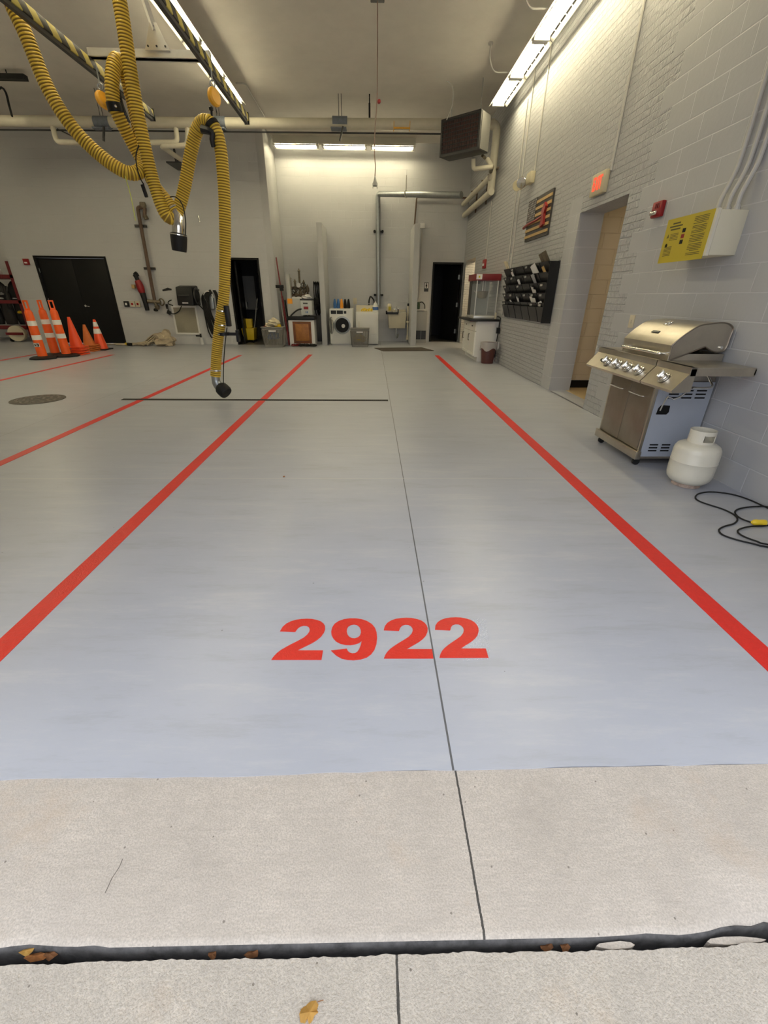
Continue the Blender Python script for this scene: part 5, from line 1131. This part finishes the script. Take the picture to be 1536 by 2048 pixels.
# hanging cables beside the wing wall
r = thing('cable_loops', 'black cables looped over a wall hook left of the left wing wall', 'cable', (-1.62, 15.0, 1.6))
b = MB(); b.box(-1.85, -1.58, YD-.09, YD, 1.66, 1.70); b.build('hook_rail', 'black', r)
for k in range(5):
    xx = -1.82+.055*k; lo_ = .75+.12*rng.random()
    b = MB(); b.tube(smooth_path([(xx-.02, 15.3, 1.1), (xx-.015, 15.26, 1.6), (xx, 15.24, 1.74), (xx+.03, 15.26, 1.62), (xx+.06*rng.random()+.02, 15.28, 1.2), (xx+.09, 15.25, lo_), (xx+.03, 15.25, lo_-.05), (xx-.02, 15.28, 1.1)], .05), .014, 7); b.build('cable', 'rubber', r)
b = MB(); rag(b, (-1.78, 15.1, 1.05), .14, 61, flat=1.5); b.build('coiled_hose', 'rubber', r)
b = MB(); b.box(-1.80, -1.56, 15.2, 15.37, 0, .78, bev=.005); tag(b.build('storage_box', pm('dark_grey_box', (.12, .12, .125), .5)), 'dark grey box on the floor behind the hanging cables', 'box')
r = thing('push_broom', 'long dark push broom leaning head up in the corner of the return wall', 'broom', (-2.6, 13.75, 0))
b = MB(); P0, P1 = V((-2.47, 13.66, .02)), V((-2.655, 13.85, 2.28)); b.cyl(P0, P1, .018, 8); b.build('pole', 'maroon', r)
b = MB(); q = P0.lerp(P1, .68); b.box(q.x-.13, q.x+.09, q.y-.05, q.y+.03, q.z-.03, q.z+.05, bev=.008); b.box(q.x-.02, q.x+.08, q.y-.06, q.y+.02, q.z-.10, q.z+.0); b.build('broom_head', 'black', r)
for i, (xa_, c_) in enumerate(((-2.70, 'grey_plastic'), (-2.62, 'maroon'), (-2.56, 'rubber'))):
    b = MB(); b.cyl((xa_+.12, 13.98, .0), (xa_, 14.1, 1.42-.1*i), .02, 8); b.lathe([(.0, 0), (.05, .01), (.06, .28), (.03, .36), (.0, .37)], (xa_+.12, 13.98, .0), 10); tag(b.build('long_tool', c_), ('grey tool handle standing behind the push broom', 'maroon tool handle standing behind the push broom', 'black tool handle standing behind the push broom')[i], 'tool', 'long tools behind the push broom')
b = MB()
for k in range(7): rag(b, (-2.30+.10*k, 13.50+.03*(k % 2), .035), .07, 70+k, 'maroon' if k < 2 else 'rubber', flat=.6)
tag(b.build('dark_cloth', None), 'dark rumpled strap on the floor in front of the oak door cabinet', 'strap')

# ================================================================== BACK WALL LEFT STRETCH
r = thing('fire_alarm', 'small red fire alarm left of the black double doors', 'alarm', (-9.6, YB, 2.1))
q = OY(52, 524, YB-.04); b = MB(); b.box(q.x-.075, q.x+.075, YB-.05, YB, q.z-.07, q.z+.08, bev=.008); b.build('alarm_body', 'red', r)
b = MB(); b.box(q.x-.035, q.x+.035, YB-.065, YB-.05, q.z-.035, q.z+.0); b.build('strobe_lens', 'paper', r)
for px, mt, lab in ((253, 'black_plastic', 'black square switch, left one in the row of wall boxes by the double doors'), (265, 'cream', 'cream switch box, middle one in the row of wall boxes by the double doors'), (276, 'beige', 'beige outlet box, right one in the row of wall boxes by the double doors')):
    q = OY(px, 608, YB-.03); r = thing('switch_box', lab, 'switch', tuple(q))
    b = MB(); b.box(q.x-.065, q.x+.065, YB-.05, YB, q.z-.075, q.z+.075, bev=.006); b.build('box', mt, r)
    b = MB(); b.box(q.x-.025, q.x+.025, YB-.062, YB-.05, q.z-.03, q.z+.03); b.build('toggle', 'paper' if mt == 'black_plastic' else 'red', r)
q = OY(268, 573, YB-.03); b = MB(); b.box(q.x-.05, q.x+.04, YB-.08, YB, q.z-.05, q.z+.05, bev=.01); tag(b.build('wall_socket', 'tan_wood'), 'small tan wall socket left of the red leaf blower', 'outlet')
# leaf blower
r = thing('leaf_blower', 'red and black leaf blower hung on the back wall', 'leaf blower', (-6.6, YB-.1, 1.4))
A_ = lambda x, y: OY(x, y, YB-.10)
b = MB(); b.tube(smooth_path([A_(269, 549), A_(273, 555), A_(277, 565)], .03), .055, 10); b.tube(smooth_path([A_(268, 549), A_(272, 545), A_(277, 552)], .03), .03, 8); b.build('grip', 'black_plastic', r)
b = MB(); b.tube(smooth_path([A_(275, 561), A_(279, 570), A_(284, 584), A_(286, 588)], .03), .09, 12, radf=lambda k: .075+.025*math.sin(k*.35)); b.build('motor_housing', 'red', r)
b = MB(); b.tube([A_(285, 586), A_(290, 602), A_(295, 621)], .06, 12, radf=lambda k: (.078, .066, .058)[k]); b.build('nozzle', 'black_plastic', r)
# standpipe
r = thing('standpipe', 'brown standpipe on the back wall with a hooked top and hose valve below', 'pipe', (-6.2, YB-.1, .9))
A_ = lambda x, y, d=.10: OY(x, y, YB-d)
b = MB(); b.tube(zig([A_(289, 436), A_(290, 414), A_(275, 415), A_(309, 600)], .06), .045, 10); b.build('pipe_run', 'brown_pipe', r)
b = MB(); b.lathe([(.07, -.05), (.085, 0), (.07, .07), (.0, .075)], A_(286, 411), 12); b.lathe([(.04, 0), (.055, .06), (.06, .10), (.0, .105)], A_(290, 430), 12, ax=(.25, 0, -1)); b.build('goose_neck', 'bronze', r)
for py, px in ((452, 281), (537, 299)):
    q = A_(px, py, .05); b = MB(); b.box(q.x-.15, q.x+.15, YB-.07, YB, q.z-.03, q.z+.03); b.build('pipe_clamp', 'dark_steel', r)
q = A_(310, 604); b = MB(); b.cyl(q+V((-.2, 0, .02)), q+V((.16, 0, 0)), .05, 10); b.lathe([(.05, 0), (.07, .04), (.05, .1), (.0, .11)], q+V((.03, 0, -.08)), 12, ax=(.15, -.2, -1)); b.torus(q+V((.2, -.03, 0)), .085, .018, (.3, 1, 0), seg=16); b.cyl(q, q+V((.04, 0, -.2)), .045, 10); b.build('hose_valve', 'bronze', r)
b = MB(); q = A_(312, 621); b.lathe([(.04, 0), (.06, .02), (.06, .06), (.0, .08)], q+V((0, 0, .05)), 12, ax=(.1, -.3, -1)); b.build('valve_cap', 'black', r)
q = OY(398, 437, YB-.04); b = MB(); b.cyl((q.x, YB, q.z), (q.x, YB-.06, q.z), .012); b.cyl((q.x, YB-.06, q.z+.06), (q.x+.01, YB-.06, q.z-.09), .02); tag(b.build('wall_hook', 'chrome'), 'tiny chrome hook on the back wall left of the hanging yellow hose', 'hook')
# pressure washer reel
r = thing('hose_reel', 'black covered hose reel box on the back wall above the tan vent panel', 'reel', (-5.25, YB, 1.05))
b = MB(); b.hull8([(-5.47, 13.52, 1.06), (-5.02, 13.52, 1.06), (-4.96, YB-.01, 1.06), (-5.50, YB-.01, 1.06), (-5.47, 13.58, 1.53), (-5.02, 13.58, 1.53), (-4.98, YB-.01, 1.57), (-5.50, YB-.01, 1.57)], None, .03); b.build('reel_box', 'black_plastic', r)
b = MB(); b.box(-5.40, -5.10, 13.505, 13.52, 1.30, 1.33); b.build('trim_bar', 'dark_steel', r)
b = MB(); b.box(-5.32, -5.16, 13.505, 13.515, 1.115, 1.14); b.build('label', 'paper', r)
b = MB(); b.lathe([(.26, -.30), (.27, -.28), (.27, -.26), (.24, -.25)], (-4.99, 13.78, 1.30), 20, ax=(1, 0, 0)) if False else b.torus((-4.98, 13.76, 1.30), .19, .025, (1, 0, 0), seg=20); b.build('side_rim', 'dark_steel', r)
b = MB(); b.tube([OY(343, 579, 13.6), OY(336, 578, 13.55), OY(325, 581, 13.5)], .03, 8, radf=lambda k: (.02, .035, .02)[k]); b.build('spray_gun', 'black_plastic', r)
b = MB(); b.cyl(OY(380, 580, 13.75), OY(396, 580, 13.7), .008, 6); b.lathe([(.02, 0), (.02, .03), (.0, .03)], OY(396, 580, 13.7), 8, ax=(1, 0, 0)); b.build('wand', 'dark_steel', r)
b = MB(); b.tube(smooth_path([OY(343, 600, 13.7), OY(337, 603, 13.7), OY(337, 608, 13.7), OY(346, 611, 13.7)], .03), .014, 8); b.tube(smooth_path([OY(333, 610, 13.9), OY(336, 618, 13.9), OY(343, 627, 13.92), OY(350, 627, 13.93), OY(358, 622, 13.93), OY(363, 612, 13.9)], .04), .012, 8); b.tube(smooth_path([OY(386, 609, 13.75), OY(396, 609, 13.8), OY(406, 618, 13.85), OY(415, 628, 13.85)], .04), .016, 8); b.build('hose_tail', 'rubber', r)
b = MB(); b.obox(OY(334, 613, 13.9), (.05, .05, .12), 0); b.obox(OY(338, 625, 13.9), (.10, .05, .10), Matrix.Rotation(.5, 3, 'Y')); b.build('plug', 'black_plastic', r)
# vent panel
r = thing('vent_panel', 'tan panel in a white frame low on the back wall under the black reel', 'panel', (-5.45, YB, .27))
x0, x1, z0, z1 = -5.84, -5.12, .27, 1.05
b = MB(); b.box(x0, x1, YB-.02, YB, z0, z0+.05); b.box(x0, x1, YB-.02, YB, z1-.05, z1); b.box(x0, x0+.05, YB-.02, YB, z0+.05, z1-.05); b.box(x1-.05, x1, YB-.02, YB, z0+.05, z1-.05); b.build('frame', 'white', r)
b = MB(); b.box(x0+.05, x1-.05, YB-.012, YB, z0+.05, z1-.05); b.build('panel_sheet', 'tan_panel', r)
r = thing('floor_valve', 'white capped pipe with a black valve handle at the foot of the back wall', 'pipe', (-5.1, YB-.06, 0))
b = MB(); b.cyl((-5.10, YB-.07, 0), (-5.10, YB-.07, .20), .048, 12); b.build('white_pipe', 'white', r)
b = MB(); b.cyl((-5.11, YB-.07, .20), (-5.11, YB-.07, .30), .025); b.cyl((-5.11, YB-.08, .24), (-5.24, YB-.10, .245), .022, 8); b.build('valve_handle', 'black', r)
# charging cord on its hook
r = thing('cable_hanger', 'grey wall unit with bundles of black cable hung over it, behind the yellow hose', 'cable', (-4.65, YB-.1, .3))
b = MB(); b.lathe([(.0, 0), (.14, .0), (.15, .05), (.13, .10), (.0, .11)], (-4.66, YB, 1.27), 22, ax=(0, -1, 0), sy=1.6) if False else b.hull8([(-4.78, YB-.14, .95), (-4.56, YB-.14, .95), (-4.56, YB-.01, .95), (-4.78, YB-.01, .95), (-4.76, YB-.12, 1.38), (-4.56, YB-.12, 1.38), (-4.56, YB-.01, 1.38), (-4.76, YB-.01, 1.38)], None, .04); b.build('wall_unit', 'steel', r)
b = MB(); b.tube(smooth_path([(-4.82, YB-.13, 1.30), (-4.76, YB-.14, 1.40), (-4.66, YB-.14, 1.43), (-4.57, YB-.14, 1.36), (-4.54, YB-.13, 1.26)], .03), .016, 8); b.build('white_edge', 'paper', r)
rng = random.Random(21)
for k in range(8):
    xx = -4.86+.03*k; dz = rng.uniform(-.10, .08)
    b = MB(); b.tube(smooth_path([(-4.60+.01*k, YB-.10-.015*k, 1.46-.01*k), (xx, YB-.12-.012*k, 1.30), (xx-.01, YB-.12-.012*k, .9), (xx+.03+.012*k, YB-.13, .42+dz), (xx+.14, YB-.13, .25+dz), (-4.52+.01*k, YB-.13-.01*k, .45+dz), (-4.49+.008*k, YB-.12, .9), (-4.47+.008*k, YB-.12, 1.3), (-4.53+.008*k, YB-.11, 1.45)], .08), .019, 7); b.build('cable', 'rubber', r)
b = MB(); b.tube(smooth_path([OY(408, 591, 13.8), OY(409, 597, 13.8), OY(414, 604, 13.8), OY(415, 612, 13.8)], .03), .035, 8); b.build('plug', 'black_plastic', r)
# canvas hose heap
r = thing('canvas_hose', 'heap of folded tan canvas fire hose on the floor by the double doors', 'hose', (-6.5, 13.5, 0))
rng = random.Random(31)
b = MB()
for k in range(15):
    cx_ = -6.05-.09*k+rng.uniform(-.1, .1); cy_ = 13.50+rng.uniform(-.16, .16); zz = max(.03, .40*math.exp(-((cx_+6.05)/.42)**2)*rng.uniform(.35, 1)+.03)
    a = rng.uniform(-.5, .5); L = rng.uniform(.30, .55)
    P = [(cx_-L*math.cos(a), cy_-L*.3*math.sin(a), .03), (cx_-L*.4, cy_+.05*math.sin(k), zz*.7), (cx_, cy_, zz), (cx_+L*.35, cy_-.04, zz*.8), (cx_+L*.5*math.cos(a), cy_+.12*math.sin(a*3), zz*.35+.02)]
    b.tube(smooth_path(P, .04), .020, 8, radf=lambda q: .050+.006*math.sin(q*.9+k), sx=.45)
b.build('hose_folds', 'canvas', r)
b = MB(); rag(b, (-6.02, 13.52, .14), .27, 91, flat=.9); b.build('bundled_middle', 'canvas', r)
b = MB()
for k in range(9):
    a0 = -.9+.24*k; rr_ = .24+.02*math.sin(k*2)
    P = [(-6.02+rr_*1.1*math.cos(t)*math.cos(a0)-.05, 13.50+rr_*math.cos(t)*math.sin(a0)*.8, .10+rr_*.92*math.sin(t)+.012*math.sin(k)) for t in [PI*.02+PI*.96*j/12 for j in range(13)]]
    b.tube([V(p) for p in P], .045, 8, 'canvas' if k % 3 else 'cloth_cream', sx=.3)
b.build('outer_folds', None, r)
b = MB(); b.cyl((-7.06, 13.42, .04), (-6.93, 13.36, .04), .045, 10, 'black'); b.cyl((-7.14, 13.47, .04), (-7.06, 13.42, .04), .04, 10, 'lime'if 'lime' in M else 'yellow'); b.build('coupling', None, r)
# mop bucket in the dark store room
r = thing('mop_bucket', 'yellow mop bucket standing inside the dark doorway', 'bucket', (-3.85, 14.75, 0))
b = MB(); b.hull8([(-4.03, 14.6, .07), (-3.72, 14.6, .07), (-3.72, 15.0, .07), (-4.03, 15.0, .07), (-4.08, 14.55, .42), (-3.68, 14.55, .42), (-3.68, 15.05, .42), (-4.08, 15.05, .42)], None, .02); b.build('tub', 'yellow', r)
b = MB(); b.box(-4.02, -3.76, 14.7, 14.9, .42, .68, bev=.02); b.build('wringer', 'yellow', r)
for dx, dy in ((0, 0), (.27, 0), (0, .34), (.27, .34)):
    b = MB(); b.cyl((-4.02+dx, 14.62+dy, .035), (-3.99+dx, 14.62+dy, .035), .035, 10); b.build('wheel', 'rubber', r)
b = MB(); b.cyl((-3.72, 14.8, .4), (-3.55, 14.9, 1.25), .015); tag(b.build('floor_mop', 'grey_plastic'), 'mop leaning beside the yellow bucket in the dark doorway', 'mop')
b = MB(); b.box(-4.3, -3.9, 16.2, 16.5, .9, 1.9); tag(b.build('dark_cabinet', 'grey_plastic'), 'dim grey cabinet deep inside the dark doorway', 'cabinet')

# ================================================================== CONES AND CHANNELIZER POSTS
def post(x, y, lab, rz):
    r = thing('channelizer_post', lab, 'traffic post', (0, 0, 0), 'orange channelizer posts')
    b = MB(); b.lathe([(.27, .004), (.27, .03), (.20, .055), (.10, .065), (.0, .065)], (0, 0, 0), 8); b.build('rubber_base', 'rubber', r)
    bands = [(.095, .06), (.092, .40), (.092, .41), (.089, .50), (.089, .51), (.086, .69), (.086, .70), (.082, .79), (.082, .80), (.076, .96), (.060, 1.0)]
    b = MB(); b.lathe(bands+[(.0, 1.0)], (0, 0, 0), 20); tb = b.build('tube', 'ext_orange', r)
    for za, zb, R_ in ((.405, .505, .0935), (.695, .795, .0875)):
        b = MB(); b.lathe([(R_, za), (R_-.003, zb), (R_-.006, zb), (R_-.006, za)], (0, 0, 0), 20); b.build('reflective_band', 'refl', r)
    b = MB(); b.prism([(-.05, -.012, .99), (.05, -.012, .99), (.05, -.012, 1.2), (-.05, -.012, 1.2)], (0, .024, 0)) if False else None
    if b is None: b = MB()
    b.box(-.05, .05, -.014, .014, .99, 1.04, bev=.003); b.box(-.05, -.025, -.014, .014, 1.04, 1.17); b.box(.025, .05, -.014, .014, 1.04, 1.17); b.box(-.05, .05, -.014, .014, 1.17, 1.20); b.build('handle_loop', 'ext_orange', r)
    r.location = (x, y, 0); r.rotation_euler = (0, 0, rz); return r
p1 = post(-7.50, 10.5, 'orange and white channelizer post, leftmost and nearest, with a black and white decal', .1)
dup(p1, (-7.62, 11.12, 0), 'orange and white channelizer post in the middle, turned edge on', 1.35)
dup(p1, (-7.25, 10.95, 0), 'orange and white channelizer post, rightmost, in front of the black doors', .7)
b = MB(); b.box(-.05, .06, -.099, -.093, .265, .345, 'paper'); b.box(-.035, -.012, -.101, -.099, .28, .33, 'black'); b.box(.0, .012, -.101, -.099, .27, .34, 'black'); b.box(.024, .05, -.101, -.099, .275, .335, 'black'); b.build('decal', None, None).parent = p1
def cone(mat, lab, h, wbase, bands=(), name='traffic_cone', basem=None):
    r = thing(name, lab, 'traffic cone', (0, 0, 0), 'traffic cones by the double doors')
    b = MB(); b.box(-wbase/2, wbase/2, -wbase/2, wbase/2, .0, .03, bev=.008); b.build('base', basem or mat, r)
    R0, R1 = wbase*.40, .028; b = MB(); b.lathe([(R0, .03), (R0*.96, .05), (R1, h), (R1-.008, h), (.0, h-.01)], (0, 0, 0), 22); b.build('cone_body', mat, r)
    for za, zb in bands:
        f = lambda z: R0*.96+(R1-R0*.96)*(z-.05)/(h-.05)+.0025
        b = MB(); b.lathe([(f(za), za), (f(zb), zb), (f(zb)-.006, zb), (f(za)-.006, za)], (0, 0, 0), 22); b.build('reflective_band', 'refl', r)
    return r
c1 = cone('red_cone', 'red orange cone on top of the nearer nested stack', .68, .36); c1.location = (-7.21, 11.35, .16)
for k in range(3): dup(c1, (-7.21+.01*(k-1), 11.35, .0+.052*k), ('red orange cone at the bottom of the nearer stack', 'red orange cone second from the bottom of the nearer stack', 'red orange cone just under the top one of the nearer stack')[k], .06*k)
c2 = cone('old_cone', 'faded brownish orange cone on top of the middle nested stack', .50, .34); c2.location = (-7.33, 12.06, .135)
for k in range(3): dup(c2, (-7.33+.01*(k-1), 12.06, .0+.045*k), ('faded orange cone at the bottom of the middle stack', 'faded orange cone second from the bottom of the middle stack', 'faded orange cone just under the top one of the middle stack')[k], -.05*k)
c3 = cone('red_cone', 'tall orange cone with two white bands and a black base, rightmost by the double doors', .74, .40, ((.40, .52), (.57, .68)), basem='rubber'); c3.location = (-7.24, 12.40, 0)

# ================================================================== GEAR RACK IN THE FAR LEFT CORNER
r = thing('gear_rack', 'dark red steel gear rack in the far left corner', 'rack', (-10.7, 14.7, 0))
for x, y in ((-10.52, 14.55), (-12.3, 14.55), (-10.52, 15.3), (-12.3, 15.3)):
    b = MB(); b.box(x-.045, x+.045, y-.03, y+.03, .1, 2.15); b.build('post', 'maroon', r)
for z in (.35, 1.05, 1.72):
    b = MB(); b.box(-12.3, -10.25, 14.52, 14.58, z, z+.09); b.build('front_bar', 'maroon', r)
for z in (.35, 1.72):
    b = MB(); b.box(-12.3, -10.5, 14.58, 15.3, z-.02, z); b.build('shelf', 'maroon', r)
for lab, x, mt in (('black turnout coat with a yellow patch hanging on the red gear rack', -10.85, 'black_plastic'), ('dark turnout coat hanging second on the red gear rack', -11.25, 'dark_wood'), ('dark turnout coat hanging third on the red gear rack', -11.65, 'black_plastic')):
    rr = thing('turnout_coat', lab, 'coat', (x, 14.9, .5), 'coats on the gear rack')
    b = MB(); b.lathe([(.0, .45), (.16, .46), (.19, .6), (.17, 1.1), (.19, 1.4), (.13, 1.56), (.05, 1.64), (.0, 1.66)], (x, 14.92, 0), 14, sx=1, sy=.6); b.tube(smooth_path([(x-.16, 14.9, 1.5), (x-.22, 14.82, 1.2), (x-.20, 14.78, .9)], .08), .065, 8); b.tube(smooth_path([(x+.16, 14.9, 1.5), (x+.22, 14.82, 1.2), (x+.20, 14.78, .9)], .08), .065, 8); b.build('coat_body', mt, rr)
    b = MB(); rag(b, (x+.09, 14.74, .80 if x > -11 else 1.3), .075, int(-x*10), flat=.6); b.build('patch', 'yellow' if x > -11 else 'grey_plastic', rr)
    b = MB(); rag(b, (x+.05, 14.75, 1.18), .06, int(-x*9), flat=.4); b.build('glove_clip', 'paper', rr)
for lab, x, z in (('white helmet drum on top of the red rack, nearest the wall end', -10.50, 1.84), ('white helmet drum farther left on the red rack', -11.3, 1.84)):
    b = MB(); b.lathe([(.0, 0), (.19, .005), (.20, .06), (.18, .16), (.11, .24), (.0, .27)], (x, 14.95, z-.02), 20); tag(b.build('helmet', 'white'), lab, 'helmet', 'helmets on the gear rack')
r = thing('hose_cart', 'small cart wheel drum with pale sides on the floor under the red rack', 'cart', (-10.75, 14.35, 0))
b = MB(); b.lathe([(.21, -.10), (.22, -.09), (.22, .09), (.21, .10), (.0, .10)], (-10.78, 14.35, .235), 24, ax=(.25, -1, 0)); b.build('drum', 'beige', r)
b = MB(); b.box(-11.02, -10.53, 14.20, 14.24, .20, .27); b.build('front_bar', 'maroon', r)
b = MB(); b.cyl((-10.98, 14.3, .07), (-10.94, 14.3, .07), .07, 14); b.build('wheel', 'rubber', r)
b = MB(); rag(b, (-10.45, 14.3, .3), .01, 3); b.bm.free()

# ================================================================== DEBRIS OUTSIDE
def leaf(pts, nm, lab, mat, z, cat='leaf', group='fallen leaves'):
    b = MB(); vs = [b.bm.verts.new((p.x, p.y, z+.004*math.sin(i*1.7)+.003)) for i, p in enumerate(pts)]
    c_ = V((0, 0, 0))
    for p in pts: c_ += p
    c_ /= len(pts); cv = b.bm.verts.new((c_.x, c_.y, z+.009))
    for i in range(len(vs)): b.face([vs[i], vs[(i+1) % len(vs)], cv])
    g = bmesh.ops.solidify(b.bm, geom=b.bm.faces[:], thickness=.0006)
    return tag(b.build(nm, mat, smooth=False), lab, cat, group)
LP2 = [(601, 2046), (599, 2030), (603, 2018), (612, 2010), (622, 2004), (632, 2003), (637, 2010), (634, 2020), (637, 2027), (629, 2033), (624, 2044), (618, 2049), (615, 2040), (610, 2048)]
leaf([OZ(x, y, -.012) for x, y in LP2], 'fallen_leaf', 'yellow ochre leaf lying on the outer concrete slab', 'leaf', -.012)
b = MB(); b.tube([OZ(635, 2004, -.01), OZ(643, 2001, -.006), OZ(647, 2000, -.004)], .0008, 5); tag(b.build('leaf_stalk', 'brown_leaf'), 'thin stalk at the tip of the yellow leaf', 'twig')
for i, (px, py, s, mt, lab) in enumerate(((72, 1918, 22, 'leaf_o', 'orange brown curled leaf in the slab gap at the left'), (55, 1908, 16, 'leaf', 'yellow green leaf scrap in the slab gap at the left edge'), (100, 1914, 14, 'brown_leaf', 'dark brown leaf scrap right of the orange leaf in the gap'), (505, 1912, 16, 'brown_leaf', 'brown leaf in the slab gap left of the drive joint'), (425, 1914, 10, 'brown_leaf', 'small dark leaf in the middle of the slab gap'), (1095, 1900, 14, 'brown_leaf', 'brown leaf in the slab gap right of the drive joint'), (1130, 1899, 12, 'brown_leaf', 'broken brown leaf beside the chipped slab edge'))):
    if mt == 'leaf_o' and 'leaf_o' not in M: M['leaf_o'] = pm('orange_leaf', (.42, .17, .05), .8, var=.2, vs=60)
    rng = random.Random(i); q = OZ(px, py, -.03); n_ = 9
    pts = [V((q.x+math.cos(2*PI*k/n_)*s*.0011*rng.uniform(.6, 1.2), q.y+.003+math.sin(2*PI*k/n_)*.010*rng.uniform(.6, 1.1), 0)) for k in range(n_)]
    leaf(pts, 'fallen_leaf', lab, mt, -.030+.002*(i == 1))
b = MB(); b.tube(smooth_path([OZ(245, 1718, -.002), OZ(238, 1735, .004), OZ(224, 1756, 0), OZ(217, 1772, .001), OZ(210, 1786, -.002)], .02), .0006, 5); tag(b.build('twig', 'soil'), 'thin dark twig on the concrete apron at the left', 'twig')
b = MB(); rag(b, tuple(OZ(568, 953, .004)), .008, 5); tag(b.build('floor_crumb', 'brown_leaf'), 'tiny brown crumb on the grey floor between the lane stripes', 'crumb')
# broken chips beside the nose at the right
for i, (px, py, sx_, lab) in enumerate(((1232, 1892, .045, 'thin pale concrete chip wedged in the gap, middle right'), (1468, 1882, .075, 'larger pale concrete chip in the gap at the right edge'))):
    q = OZ(px, py, -.02); rng = random.Random(i+5); n_ = 10
    pts = [(q.x+math.cos(2*PI*k/n_)*sx_*rng.uniform(.8, 1.1), q.y+math.sin(2*PI*k/n_)*.0075*rng.uniform(.7, 1.1), -.075) for k in range(n_)]
    b = MB(); b.prism(pts, (0, 0, .058)); tag(b.build('concrete_chip', 'apron', smooth=False), lab, 'concrete chip', 'chips in the slab gap')
